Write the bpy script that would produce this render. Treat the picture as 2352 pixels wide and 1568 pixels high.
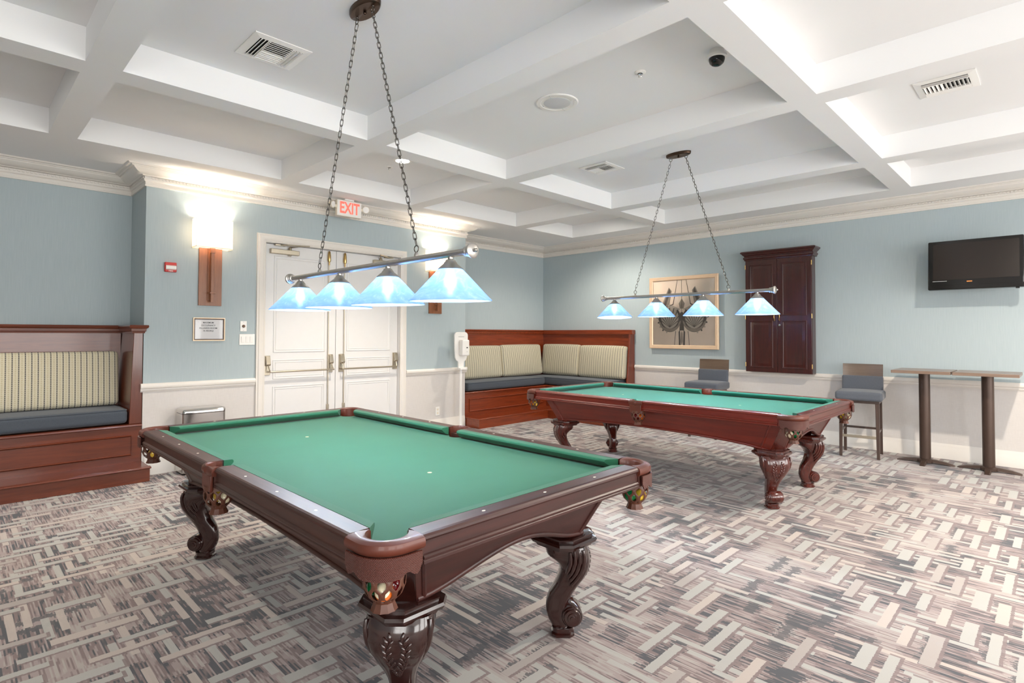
import bpy, bmesh, math, random
from mathutils import Vector, Matrix
random.seed(7)
PI = math.pi
scene = bpy.context.scene
for o in list(bpy.data.objects): bpy.data.objects.remove(o)
col = scene.collection

# ------------------------------------------------------------------ camera
cam_d = bpy.data.cameras.new('camera'); cam = bpy.data.objects.new('camera', cam_d); col.objects.link(cam)
YAW, PITCH, ROLL = .7789, .0231, .0032
fw = Vector((-math.sin(YAW)*math.cos(PITCH), math.cos(YAW)*math.cos(PITCH), math.sin(PITCH)))
rt = Vector((math.cos(YAW), math.sin(YAW), 0)); up = rt.cross(fw)
rt, up = math.cos(ROLL)*rt+math.sin(ROLL)*up, -math.sin(ROLL)*rt+math.cos(ROLL)*up
cam.matrix_world = Matrix.Translation((7.0901, -8.0341, 1.4088)) @ Matrix((rt, up, -fw)).transposed().to_4x4()
cam_d.sensor_width = 36; cam_d.lens = 36*1279.89/2352; cam_d.shift_y = -46.7/2352
cam_d.clip_start = .05; cam_d.clip_end = 100
scene.camera = cam

# ------------------------------------------------------------------ world, exposure
world = bpy.data.worlds.new('daylight'); scene.world = world; world.use_nodes = True
bg = world.node_tree.nodes['Background']; bg.inputs[0].default_value = (1, .985, .96, 1); bg.inputs[1].default_value = 5.8
vs = scene.view_settings; vs.view_transform = 'Standard'; vs.look = 'None'; vs.gamma = 1; vs.exposure = .66
vs.use_curve_mapping = False

# room size
XE, YE, H, HC = 11.0, -10.8, 3.048, 3.255
XB, YB0, YB1 = .609, -6.665, -2.485          # the bumped-out door wall
WIN_E = [(-10.1, -8.1), (-7.6, -5.6), (-5.1, -3.1), (-2.7, -.9)]   # windows in the wall at x = XE
WIN_F = [(7.9, 9.7)]                       # windows in the wall behind the camera
WZ0, WZ1 = .45, 2.7

def portal(loc, rot, sx, sy):
    l = bpy.data.lights.new('window_portal', 'AREA'); l.shape = 'RECTANGLE'; l.size = sx; l.size_y = sy
    l.cycles.is_portal = True
    o = bpy.data.objects.new('window_portal', l); col.objects.link(o); o.location = loc; o.rotation_euler = rot
for a, b in WIN_E: portal((XE+.1, (a+b)/2, (WZ0+WZ1)/2), (PI/2, 0, PI/2), b-a, WZ1-WZ0)
for a, b in WIN_F: portal(((a+b)/2, YE-.1, (WZ0+WZ1)/2), (PI/2, 0, 0), b-a, WZ1-WZ0)

# ------------------------------------------------------------------ helpers
class MB:
    def __init__(s): s.v = []; s.f = []
    def add(s, vs_, fs):
        n = len(s.v); s.v += [tuple(p) for p in vs_]; s.f += [tuple(n+i for i in f) for f in fs]; return s
    def box(s, x0, x1, y0, y1, z0, z1, R=None, c=None):
        P = [(x, y, z) for x in (x0, x1) for y in (y0, y1) for z in (z0, z1)]
        if R is not None:
            c = Vector(c or ((x0+x1)/2, (y0+y1)/2, (z0+z1)/2)); P = [tuple(c+R@(Vector(p)-c)) for p in P]
        return s.add(P, [(0,1,3,2),(4,6,7,5),(0,4,5,1),(2,3,7,6),(0,2,6,4),(1,5,7,3)])
    def prism(s, pts, plane, a, b):
        def m(p, t): return {'xy': (p[0], p[1], t), 'xz': (p[0], t, p[1]), 'yz': (t, p[0], p[1])}[plane]
        n = len(pts)
        return s.add([m(p, a) for p in pts]+[m(p, b) for p in pts],
                     [tuple(range(n))[::-1], tuple(range(n, 2*n))]+[(i, (i+1) % n, n+(i+1) % n, n+i) for i in range(n)])
    def loft(s, rings, cap=True, closed=True):
        n = len(rings[0]); V = [p for r in rings for p in r]; F = []
        for k in range(len(rings)-1):
            for i in range(n if closed else n-1):
                j = (i+1) % n; F.append((k*n+i, k*n+j, (k+1)*n+j, (k+1)*n+i))
        if cap and closed: F += [tuple(range(n))[::-1], tuple(range((len(rings)-1)*n, len(rings)*n))]
        return s.add(V, F)
    def lathe(s, prof, n=24, c=(0, 0, 0), cap=True, sx=1, sy=1, T=None):
        R = [[(c[0]+sx*r*math.cos(2*PI*i/n), c[1]+sy*r*math.sin(2*PI*i/n), c[2]+z) for i in range(n)] for r, z in prof]
        if T is not None: R = [[tuple(T@Vector(p)) for p in r] for r in R]
        return s.loft(R, cap)
    def tube(s, path, r, n=8, closed=False, flat=1):
        P = [Vector(p) for p in path]; rings = []; m = len(P); u = None
        for i in range(m):
            t = (P[(i+1) % m]-P[i-1]) if closed else (P[min(i+1, m-1)]-P[max(i-1, 0)])
            t.normalize()
            if u is None:
                u = t.orthogonal().normalized()
                if abs(t.z) < .9: u = t.cross(Vector((0, 0, 1))).normalized()
            u = (u-t*u.dot(t)).normalized(); w = t.cross(u); rr = r[i] if isinstance(r, (list, tuple)) else r
            rings.append([tuple(P[i]+rr*(math.cos(2*PI*k/n)*u+flat*math.sin(2*PI*k/n)*w)) for k in range(n)])
        if closed: rings.append(rings[0]); return s.loft(rings, False)
        return s.loft(rings, True)
    def ball(s, c, r, n=12, sz=(1, 1, 1)):
        m = n//2
        prof = [(max(math.sin(PI*k/m), 1e-4), -math.cos(PI*k/m)) for k in range(m+1)]
        return s.loft([[(c[0]+r*sz[0]*q*math.cos(2*PI*i/n), c[1]+r*sz[1]*q*math.sin(2*PI*i/n), c[2]+r*sz[2]*z) for i in range(n)] for q, z in prof], True)
    def mesh(s, name, smooth=None):
        me = bpy.data.meshes.new(name); me.from_pydata(s.v, [], s.f)
        bm = bmesh.new(); bm.from_mesh(me); bmesh.ops.remove_doubles(bm, verts=bm.verts, dist=1e-6)
        bmesh.ops.recalc_face_normals(bm, faces=bm.faces); bm.to_mesh(me); bm.free()
        if smooth is not None:
            for p in me.polygons: p.use_smooth = True
            me.set_sharp_from_angle(angle=math.radians(smooth))
        return me
    def build(s, name, mat, parent=None, smooth=None, bevel=0, seg=2, loc=None, rot=None):
        return link(name, s.mesh(name, smooth), mat, parent, bevel, seg, loc, rot)
def link(name, me, mat, parent=None, bevel=0, seg=2, loc=None, rot=None):
    o = bpy.data.objects.new(name, me); col.objects.link(o)
    for m in (mat if isinstance(mat, (list, tuple)) else [mat]):
        if len(me.materials) < len(mat if isinstance(mat, (list, tuple)) else [mat]): me.materials.append(m)
    if parent is not None: o.parent = parent
    if loc is not None: o.location = loc
    if rot is not None: o.rotation_euler = rot
    if bevel:
        b = o.modifiers.new('bevel', 'BEVEL'); b.width = bevel; b.segments = seg; b.limit_method = 'ANGLE'; b.angle_limit = .6
        for p in me.polygons: p.use_smooth = True
        me.set_sharp_from_angle(angle=math.radians(50))
    return o
def tag(o, label, cat, group=None):
    o['label'] = label; o['category'] = cat
    if group: o['group'] = group
    return o
def struct(o, label=None):
    o['kind'] = 'structure'
    if label: o['label'] = label
    return o
def thing(name, label, cat, loc=(0, 0, 0), rz=0, group=None):
    o = bpy.data.objects.new(name, None); col.objects.link(o); o.location = loc; o.rotation_euler = (0, 0, rz)
    o.empty_display_size = .1
    return tag(o, label, cat, group)
def text_mesh(body, size, extrude=.001, align='CENTER', spacing=1.0, weight=0):
    c = bpy.data.curves.new('txt', 'FONT'); c.body = body; c.size = size; c.extrude = extrude; c.align_x = align; c.align_y = 'CENTER'
    c.resolution_u = 3; c.offset = weight; c.space_line = spacing
    t = bpy.data.objects.new('txt', c); col.objects.link(t)
    bpy.context.view_layer.update()
    me = bpy.data.meshes.new_from_object(t.evaluated_get(bpy.context.evaluated_depsgraph_get()))
    bpy.data.objects.remove(t); me.name = 'lettering'; return me
def rbox(w, d, h, r=.03, bulge=(0, 0, 0), n=7, sag=0):
    """rounded, slightly bulging block, local x = width, y = depth, z = height, centred"""
    mb = MB(); s = (w/2, d/2, h/2)
    def coords(L):
        a = [-L, -L+r*.3, -L+r*.65, -L+r]; k = max(n, int(2*(L-r)/.09)); k = min(k, 14)
        return a+[-L+r+(2*L-2*r)*i/k for i in range(1, k)]+[L-r, L-r*.65, L-r*.3, L]
    def proj(p):
        c = [max(-(s[i]-r), min(s[i]-r, p[i])) for i in range(3)]; v = Vector([p[i]-c[i] for i in range(3)])
        if v.length < 1e-9: q = Vector(p)
        else: q = Vector(c)+v.normalized()*r
        u = [q[i]/s[i] for i in range(3)]
        for i in range(3):
            j, k = [m for m in range(3) if m != i]
            q[i] += bulge[i]*u[i]*(1-u[j]**2)*(1-u[k]**2)
        return tuple(q)
    for ax in range(3):
        j, k = [m for m in range(3) if m != ax]; A, B = coords(s[j]), coords(s[k])
        for sg in (-1, 1):
            V = []
            for a in A:
                for b in B:
                    p = [0, 0, 0]; p[ax] = sg*s[ax]; p[j] = a; p[k] = b; V.append(proj(p))
            m = len(B)
            mb.add(V, [(i*m+q, i*m+q+1, (i+1)*m+q+1, (i+1)*m+q) for i in range(len(A)-1) for q in range(m-1)])
    return mb
def sweep(path, prof, mb=None):
    """sweep an open profile [(distance into the room, z)] along a plan path whose room side is to the right"""
    mb = mb or MB(); P = [Vector((p[0], p[1])) for p in path]; rings = []
    for i in range(len(P)):
        ns = []
        if i > 0: d = (P[i]-P[i-1]).normalized(); ns.append(Vector((d.y, -d.x)))
        if i < len(P)-1: d = (P[i+1]-P[i]).normalized(); ns.append(Vector((d.y, -d.x)))
        n = ns[0] if len(ns) == 1 else (ns[0]+ns[1])/(1+ns[0].dot(ns[1]))
        rings.append([(P[i].x+n.x*d_, P[i].y+n.y*d_, z) for d_, z in prof])
    return mb.loft(rings, True, True)

# ------------------------------------------------------------------ materials
class NT:
    def __init__(s, name):
        s.m = bpy.data.materials.new(name); s.m.use_nodes = True; s.t = s.m.node_tree
        s.b = s.t.nodes['Principled BSDF']; s.out = s.t.nodes['Material Output']
    def n(s, ty, **kw):
        o = s.t.nodes.new(ty)
        for k, v in kw.items(): setattr(o, k, v)
        return o
    def l(s, a, b): s.t.links.new(a, b)
    def put(s, sock, v):
        if hasattr(v, 'links'): s.l(v, sock)
        elif v is not None: sock.default_value = v
    def math(s, op, a, b=None, c=None):
        o = s.n('ShaderNodeMath', operation=op)
        for i, v in enumerate((a, b, c)):
            if v is not None: s.put(o.inputs[i], v)
        return o.outputs[0]
    def mix(s, f, a, b, blend='MIX'):
        o = s.n('ShaderNodeMix', data_type='RGBA', blend_type=blend)
        s.put(o.inputs[0], f); s.put(o.inputs[6], c4(a)); s.put(o.inputs[7], c4(b)); return o.outputs[2]
    def obj(s): return s.n('ShaderNodeTexCoord').outputs['Object']
    def sep(s, v):
        o = s.n('ShaderNodeSeparateXYZ'); s.l(v, o.inputs[0]); return o.outputs
    def comb(s, x=0., y=0., z=0.):
        o = s.n('ShaderNodeCombineXYZ')
        for i, v in enumerate((x, y, z)): s.put(o.inputs[i], v)
        return o.outputs[0]
    def map(s, v, scale=(1, 1, 1), loc=(0, 0, 0)):
        o = s.n('ShaderNodeMapping'); s.l(v, o.inputs[0]); o.inputs['Scale'].default_value = scale; o.inputs['Location'].default_value = loc; return o.outputs[0]
    def noise(s, v, scale=5, detail=2, rough=.5, dist=0):
        o = s.n('ShaderNodeTexNoise'); s.l(v, o.inputs['Vector']); o.inputs['Scale'].default_value = scale
        o.inputs['Detail'].default_value = detail; o.inputs['Roughness'].default_value = rough; o.inputs['Distortion'].default_value = dist
        return o.outputs[0]
    def white(s, v):
        o = s.n('ShaderNodeTexWhiteNoise'); s.l(v, o.inputs['Vector']); return o.outputs[0]
    def ramp(s, f, stops, interp='LINEAR'):
        o = s.n('ShaderNodeValToRGB'); o.color_ramp.interpolation = interp; e = o.color_ramp.elements
        while len(e) < len(stops): e.new(.5)
        for q, (p, c) in zip(e, stops): q.position = p; q.color = c4(c)
        s.put(o.inputs[0], f); return o.outputs[0]
    def bump(s, h, strength=.3, dist=.01):
        o = s.n('ShaderNodeBump'); o.inputs['Strength'].default_value = strength; o.inputs['Distance'].default_value = dist
        s.l(h, o.inputs['Height']); s.l(o.outputs[0], s.b.inputs['Normal'])
    def set(s, **kw):
        N = dict(color='Base Color', rough='Roughness', metal='Metallic', spec='Specular IOR Level', coat='Coat Weight', crough='Coat Roughness',
                 sheen='Sheen Weight', ecol='Emission Color', estr='Emission Strength', trans='Transmission Weight', alpha='Alpha', ior='IOR', sub='Subsurface Weight')
        for k, v in kw.items():
            i = s.b.inputs[N[k]]; s.put(i, c4(v) if k in ('color', 'ecol') else v)
        return s.m
def lin(c): return tuple(((x/255+.055)/1.055)**2.4 if x/255 > .04045 else x/255/12.92 for x in c)
def c4(c):
    if hasattr(c, 'links'): return c
    return tuple(c[:3])+(1,) if not isinstance(c, float) else c
def plain(name, rgb, rough=.5, metal=0., vary=.06, scale=12, **kw):
    t = NT(name); c = lin(rgb); v = t.noise(t.obj(), scale, 3)
    a = tuple(x*(1-vary) for x in c); b = tuple(min(1, x*(1+vary)) for x in c)
    t.set(color=t.mix(v, a, b), rough=rough, metal=float(metal), **kw); return t.m
def wood(name, c1, c2, axis='x', rough=.3, coat=.4, scale=1.0, crough=.12):
    t = NT(name); sc = {'x': (2, 26, 26), 'y': (26, 2, 26), 'z': (26, 26, 2)}[axis]
    v = t.map(t.obj(), tuple(k*scale for k in sc)); g = t.noise(v, 1.2, 5, .6, .6)
    fine = t.noise(t.map(t.obj(), tuple(k*5*scale for k in sc)), 1.5, 2)
    c = t.ramp(g, [(.25, lin(c1)), (.75, lin(c2))])
    c = t.mix(t.math('MULTIPLY', fine, .35), c, tuple(.55*x for x in lin(c1)))
    t.set(color=c, rough=rough, coat=coat, crough=crough); t.bump(fine, .06, .002); return t.m

def wall_material():
    t = NT('wallpaper_blue_grey'); p = t.obj(); x, y, z = t.sep(p)
    s = t.math('ADD', x, y)
    n = t.noise(t.comb(t.math('MULTIPLY', s, 160.), t.math('MULTIPLY', z, 5.)), 1., 2)
    c = t.mix(n, lin((165, 179, 184)), lin((180, 192, 195)))
    t.set(color=c, rough=.7, spec=.3); t.bump(n, .08, .002); return t.m
def wainscot_material():
    t = NT('wainscot_fabric'); p = t.obj(); x, y, z = t.sep(p); s = t.math('ADD', x, y)
    n = t.noise(t.comb(t.math('MULTIPLY', s, 220.), t.math('MULTIPLY', z, 12.)), 1., 2)
    n2 = t.noise(t.comb(t.math('MULTIPLY', s, 14.), t.math('MULTIPLY', z, 200.)), 1., 2)
    c = t.mix(t.math('MULTIPLY', t.math('ADD', n, n2), .5), lin((196, 191, 187)), lin((219, 215, 211)))
    t.set(color=c, rough=.8, spec=.2); return t.m
def carpet_material():
    t = NT('patterned_carpet'); p = t.obj(); x, y, z = t.sep(p)
    light, beige, dark, mauve, pink, pale = [lin(c) for c in ((182, 181, 176), (194, 183, 175), (80, 83, 88), (132, 117, 116), (164, 150, 147), (176, 168, 163))]
    fl = lambda v: t.math('FLOOR', v)
    # thin weft lines running along x
    row = fl(t.math('DIVIDE', y, .0066))
    jit = t.math('MULTIPLY', t.math('SUBTRACT', t.white(t.comb(row, 3.)), .5), .035)
    xj = t.math('ADD', x, jit)
    n1 = t.noise(t.comb(t.math('ADD', t.math('MULTIPLY', x, 4.2), t.math('MULTIPLY', t.white(t.comb(row, 7.)), 40.)), t.math('MULTIPLY', row, 3.7)), 1., 1)
    bx = fl(t.math('DIVIDE', xj, .115)); by = fl(t.math('DIVIDE', y, .19))
    blk = t.white(t.comb(bx, by, 4.))
    big = t.noise(p, 1.5, 1)
    v = t.math('ADD', n1, t.math('MULTIPLY', t.math('SUBTRACT', blk, .5), .22))
    v = t.math('ADD', v, t.math('MULTIPLY', t.math('SUBTRACT', big, .5), .62))
    base = t.ramp(v, [(0, dark), (.37, dark), (.41, mauve), (.49, mauve), (.53, pink), (.62, pink), (.68, pale)], 'LINEAR')
    # staggered bars running along y
    cx = t.math('DIVIDE', t.math('ADD', x, t.math('MULTIPLY', jit, .10)), .102); ci = fl(cx); cf = t.math('SUBTRACT', cx, ci)
    ly = t.math('ADD', t.math('DIVIDE', y, .46), t.math('MULTIPLY', ci, .262)); lj = fl(ly); lf = t.math('SUBTRACT', ly, lj)
    r1 = t.white(t.comb(ci, lj, 1.)); q9 = t.white(t.comb(ci, lj, 9.))
    zone = t.noise(t.comb(t.math('MULTIPLY', ci, .16), t.math('MULTIPLY', lj, .55), 5.), 1., 1)
    w1 = t.math('ADD', .40, t.math('MULTIPLY', t.math('MULTIPLY', q9, q9), .26)); l1 = t.math('ADD', .46, t.math('MULTIPLY', t.white(t.comb(ci, lj, 3.)), .30))
    in1 = t.math('MULTIPLY', t.math('LESS_THAN', cf, w1), t.math('LESS_THAN', lf, l1))
    lit = t.math('MULTIPLY', t.math('GREATER_THAN', t.math('ADD', zone, t.math('MULTIPLY', r1, .12)), .50), .92)
    c1 = t.ramp(r1, [(0, beige), (.24, light), (.9, pale)], 'CONSTANT')
    m1 = t.math('MULTIPLY', in1, lit)
    # the same bars in charcoal, ragged by the weft lines
    jj = t.math('DIVIDE', t.math('ADD', xj, .01), .102); ki = fl(jj); kf = t.math('SUBTRACT', jj, ki)
    ky = t.math('ADD', t.math('DIVIDE', y, .46), t.math('MULTIPLY', ki, .262)); kj = fl(ky)
    md = t.math('MULTIPLY', t.math('LESS_THAN', kf, .52), t.math('LESS_THAN', t.white(t.comb(ki, kj, 2.)), .30))
    md = t.math('MULTIPLY', md, t.math('LESS_THAN', t.math('SUBTRACT', ky, kj), .68))
    # thin bars running along x in the gaps
    ry = t.math('DIVIDE', y, .062); ri = fl(ry); rf = t.math('SUBTRACT', ry, ri)
    lx = t.math('ADD', t.math('DIVIDE', x, .47), t.math('MULTIPLY', ri, .31)); xi = fl(lx); xf = t.math('SUBTRACT', lx, xi)
    r2 = t.white(t.comb(xi, ri, 6.)); l2 = t.math('ADD', .5, t.math('MULTIPLY', t.white(t.comb(xi, ri, 8.)), .38))
    m2 = t.math('MULTIPLY', t.math('LESS_THAN', rf, .52), t.math('LESS_THAN', xf, l2))
    m2 = t.math('MULTIPLY', t.math('MULTIPLY', m2, t.math('LESS_THAN', r2, .50)), .9)
    c2 = t.ramp(r2, [(0, light), (.32, beige)], 'CONSTANT')
    c = t.mix(t.math('MULTIPLY', md, t.math('ADD', .35, t.math('MULTIPLY', n1, .8))), base, dark)
    c = t.mix(m2, c, c2)
    edge = t.math('MULTIPLY', t.math('MULTIPLY', t.math('LESS_THAN', lf, t.math('ADD', l1, .03)), t.math('LESS_THAN', cf, t.math('ADD', w1, .14))), t.math('GREATER_THAN', lit, .1))
    c = t.mix(t.math('MULTIPLY', edge, .85), c, mauve)
    c = t.mix(m1, c, c1)
    pile = t.noise(p, 420, 2)
    c = t.mix(t.math('MULTIPLY', pile, .22), c, tuple(.5*k for k in mauve))
    t.set(color=c, rough=.95, spec=.1, sheen=.15); t.bump(pile, .25, .004); return t.m
def stripe_fabric(name, cream, cream2):
    t = NT(name); x, y, z = t.sep(t.obj()); P = .046
    u = t.math('FRACT', t.math('DIVIDE', x, P)); d = t.math('ABSOLUTE', t.math('SUBTRACT', u, .5))
    w = t.math('FRACT', t.math('DIVIDE', z, .0172)); e = t.math('ABSOLUTE', t.math('SUBTRACT', w, .5))
    line = t.math('LESS_THAN', d, .105)
    dot = t.math('LESS_THAN', t.math('ADD', t.math('MULTIPLY', d, 2.4), t.math('MULTIPLY', e, .9)), .36)
    d2 = t.math('LESS_THAN', t.math('ADD', t.math('MULTIPLY', t.math('SUBTRACT', .5, d), 2.), e), .35)
    c = t.mix(t.noise(t.obj(), 90, 2), lin(cream), lin(cream2))
    c = t.mix(t.math('MULTIPLY', d2, .45), c, lin((146, 128, 84)))
    c = t.mix(t.math('MULTIPLY', line, .5), c, lin((112, 110, 106)))
    c = t.mix(t.math('MULTIPLY', t.math('MULTIPLY', dot, line), .9), c, lin((46, 48, 62)))
    t.set(color=c, rough=.9, spec=.2, sheen=.2); t.bump(t.noise(t.obj(), 300, 2), .2, .003); return t.m
def weave_fabric(name, a, b):
    t = NT(name); p = t.obj()
    n = t.noise(t.map(p, (60, 60, 420)), 1, 2); m = t.noise(t.map(p, (420, 60, 60)), 1, 2)
    c = t.mix(t.math('MULTIPLY', t.math('ADD', n, m), .5), lin(a), lin(b))
    t.set(color=c, rough=.9, spec=.2, sheen=.2); t.bump(n, .25, .003); return t.m
def felt_material(name, a, b):
    t = NT(name); p = t.obj(); n = t.noise(p, 3, 4, .6); f = t.noise(p, 500, 2)
    c = t.mix(n, lin(a), lin(b)); c = t.mix(t.math('MULTIPLY', f, .06), c, (.5, .6, .55))
    t.set(color=c, rough=.8, spec=.3, sheen=.10); t.bump(f, .1, .002); return t.m
def leather_weave(name, a, b):
    t = NT(name); x, y, z = t.sep(t.obj())
    s = t.math('SUBTRACT', t.math('ABSOLUTE', x), t.math('ABSOLUTE', y))
    zr_ = t.math('FLOOR', t.math('DIVIDE', z, .0035)); f2 = t.math('FRACT', t.math('DIVIDE', z, .0035))
    f1 = t.math('FRACT', t.math('ADD', t.math('DIVIDE', s, .0074), t.math('MULTIPLY', zr_, .5)))
    h = t.math('SUBTRACT', t.math('MULTIPLY', t.math('MULTIPLY', t.math('SINE', t.math('MULTIPLY', f1, PI)), t.math('SINE', t.math('MULTIPLY', f2, PI))), 2.), 1.)
    c = t.mix(t.math('ADD', t.math('MULTIPLY', h, .5), .5), lin(a), lin(b))
    t.set(color=c, rough=.4, coat=.2); t.bump(h, .5, .003); return t.m
def glass_shade(name):
    t = NT(name); p = t.obj(); v = t.noise(p, 7, 6, .65, 3.5)
    c = t.ramp(v, [(.3, lin((158, 190, 246))), (.52, lin((178, 205, 250))), (.66, lin((222, 234, 255)))])
    d = t.n('ShaderNodeBsdfTranslucent'); t.l(c, d.inputs[0])
    g = t.n('ShaderNodeBsdfGlossy'); g.inputs['Roughness'].default_value = .12; g.inputs[0].default_value = (.9, .95, 1, 1)
    df = t.n('ShaderNodeBsdfDiffuse'); t.l(c, df.inputs[0])
    m1 = t.n('ShaderNodeMixShader'); m1.inputs[0].default_value = .45; t.l(d.outputs[0], m1.inputs[1]); t.l(df.outputs[0], m1.inputs[2])
    rf = t.n('ShaderNodeBsdfRefraction'); rf.inputs['Roughness'].default_value = .6; rf.inputs['IOR'].default_value = 1.08; rf.inputs[0].default_value = (.72, .9, 1, 1)
    m0 = t.n('ShaderNodeMixShader'); m0.inputs[0].default_value = .26; t.l(m1.outputs[0], m0.inputs[1]); t.l(rf.outputs[0], m0.inputs[2]); m1 = m0
    m2 = t.n('ShaderNodeMixShader'); m2.inputs[0].default_value = .06; t.l(m1.outputs[0], m2.inputs[1]); t.l(g.outputs[0], m2.inputs[2])
    t.l(m2.outputs[0], t.out.inputs[0]); return t.m
def cloth_shade(name):
    t = NT(name); n = t.noise(t.map(t.obj(), (300, 300, 40)), 1, 2); c = t.mix(n, lin((252, 246, 236)), lin((255, 252, 247)))
    d = t.n('ShaderNodeBsdfTranslucent'); t.l(c, d.inputs[0]); df = t.n('ShaderNodeBsdfDiffuse'); t.l(c, df.inputs[0])
    m1 = t.n('ShaderNodeMixShader'); m1.inputs[0].default_value = .45; t.l(d.outputs[0], m1.inputs[1]); t.l(df.outputs[0], m1.inputs[2])
    t.l(m1.outputs[0], t.out.inputs[0]); return t.m
def pane_material(name):
    t = NT(name); n = t.noise(t.obj(), 2, 1)
    tr = t.n('ShaderNodeBsdfTransparent'); g = t.n('ShaderNodeBsdfGlossy'); g.inputs['Roughness'].default_value = .03
    fr = t.n('ShaderNodeFresnel'); fr.inputs[0].default_value = 1.22
    m = t.n('ShaderNodeMixShader'); t.l(t.math('ADD', fr.outputs[0], t.math('MULTIPLY', n, .01)), m.inputs[0]); t.l(tr.outputs[0], m.inputs[1]); t.l(g.outputs[0], m.inputs[2])
    t.l(m.outputs[0], t.out.inputs[0]); return t.m
def emit(name, rgb, strength):
    t = NT(name); n = t.noise(t.obj(), 3, 1); c = t.mix(n, rgb, tuple(min(1, k*1.03) for k in rgb)); t.set(color=rgb, ecol=c, estr=float(strength)); return t.m

M = dict(
    wall=wall_material(), wainscot=wainscot_material(), carpet=carpet_material(),
    trim=plain('white_trim_paint', (224, 219, 212), .35, vary=.02), door=plain('white_door_paint', (222, 221, 220), .35, vary=.02),
    ceiling=plain('ceiling_paint', (236, 236, 236), .85, vary=.012, scale=3),
    white=plain('white_plastic', (238, 236, 232), .35, vary=.02), cream=plain('cream_plastic', (226, 216, 198), .4, vary=.02),
    grey=plain('light_grey_plastic', (188, 190, 192), .4), black=plain('gloss_black_plastic', (14, 13, 13), .12, vary=.1), dark=plain('duct_black', (12, 12, 12), .8),
    screen=plain('tv_screen', (30, 22, 18), .22, vary=.25, scale=5), red=plain('red_plastic', (190, 34, 26), .35), orange=plain('orange_print', (235, 140, 60), .4),
    ink=plain('grey_ink', (84, 84, 86), .6), bluegrey_wood=None,
    mah=wood('mahogany_along_x', (108, 40, 14), (150, 64, 26), 'x'), mah_y=wood('mahogany_along_y', (108, 40, 14), (150, 64, 26), 'y'), mah_z=wood('mahogany_upright', (98, 36, 16), (138, 58, 28), 'z'),
    t1=wood('dark_mahogany', (46, 21, 15), (80, 42, 30), 'x', .46, .08, 1., .3), t1y=wood('dark_mahogany_across', (42, 17, 14), (74, 34, 28), 'y', .40, .15, 1., .3), t1leg=wood('dark_carved_mahogany', (32, 12, 10), (54, 23, 18), 'z', .16, .8),
    t2=wood('lit_red_mahogany', (86, 21, 10), (126, 38, 19), 'x', .34, .25, 1., .3), t2y=wood('lit_red_mahogany_across', (68, 26, 19), (100, 44, 34), 'y', .34, .25, 1., .3), t2leg=wood('lit_red_carved_mahogany', (60, 20, 14), (92, 36, 26), 'z', .18, .7),  # redder than the nearest table's wood, window light put into the tone
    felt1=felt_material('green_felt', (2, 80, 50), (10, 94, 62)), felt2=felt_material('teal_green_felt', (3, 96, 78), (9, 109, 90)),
    leather=plain('pocket_leather', (90, 40, 25), .45, vary=.3, coat=.15), leather_dark=plain('net_leather', (88, 50, 35), .45, vary=.2), weave=leather_weave('embossed_leather', (58, 24, 18), (108, 54, 41)),
    pearl=plain('mother_of_pearl', (236, 226, 205), .3), espresso=wood('espresso_wood', (44, 14, 11), (74, 26, 19), 'z', .28, .4),
    stoolback=wood('brown_stool_back', (88, 70, 56), (112, 92, 74), 'x', .3, .4), mah2=wood('shaded_bench_mahogany', (88, 37, 19), (122, 57, 31), 'y', .3, .4), mah2z=wood('shaded_bench_mahogany_upright', (84, 38, 22), (114, 57, 37), 'z', .3, .4),  # left bench: same mahogany as the corner bench, its weaker light put into the colour
    legwood=wood('dark_stool_wood', (58, 44, 38), (78, 60, 52), 'z', .35, .3), topwood=wood('grey_brown_top', (120, 98, 84), (150, 128, 112), 'x', .35, .2), bronze=plain('dark_bronze_paint', (74, 58, 50), .35, metal=.4, vary=.1),
    fab=stripe_fabric('striped_back_fabric', (190, 183, 158), (208, 202, 181)), denim=weave_fabric('slate_blue_fabric', (58, 64, 73), (86, 93, 102)), tweed=weave_fabric('slate_grey_fabric', (66, 70, 77), (98, 102, 110)),
    nickel=plain('brushed_nickel', (186, 183, 178), .36, metal=1., vary=.12, scale=30), oldbronze=plain('antique_bronze', (84, 68, 58), .35, metal=1., vary=.15), chain=plain('dark_chain_metal', (104, 99, 94), .35, metal=1.),
    brass=plain('brass', (190, 160, 105), .25, metal=1.), satin=plain('satin_steel', (186, 176, 158), .35, metal=1.), chrome=plain('polished_steel', (205, 203, 200), .12, metal=1., vary=.04),
    copper=wood('bronze_sconce_metal', (132, 82, 54), (160, 104, 70), 'z', .38, .1), gold=plain('champagne_gold', (226, 198, 168), .35, metal=.35, vary=.08), 
    shade=glass_shade('marbled_blue_glass'), cloth=cloth_shade('white_lamp_fabric'), pane=pane_material('picture_glass'),
    bulb=emit('lamp_bulb', (.78, .93, 1.), 230), cool=emit('can_lens', (1., .93, .82), 40), exitred=emit('exit_letters', (.9, .14, .10), .5),
    paper=plain('art_paper', (222, 204, 186), .6, vary=.1, scale=4), ink1=plain('sepia_ink', (82, 73, 66), .6, vary=.2), ink2=plain('grey_wash', (140, 128, 116), .6, vary=.2), ink3=plain('pale_wash', (172, 160, 146), .6), notice=plain('notice_paper', (224, 222, 222), .5, vary=.01),
)
BALLC = dict(green=(20, 110, 60), maroon=(110, 20, 24), orange=(226, 110, 40), yellow=(232, 190, 60), red=(196, 40, 36), cream=(236, 224, 190), blue=(30, 60, 140))
BM = {k: plain('ball_'+k, v, .08, coat=.5, vary=.02) for k, v in BALLC.items()}
CREAM = BM['cream']

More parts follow.
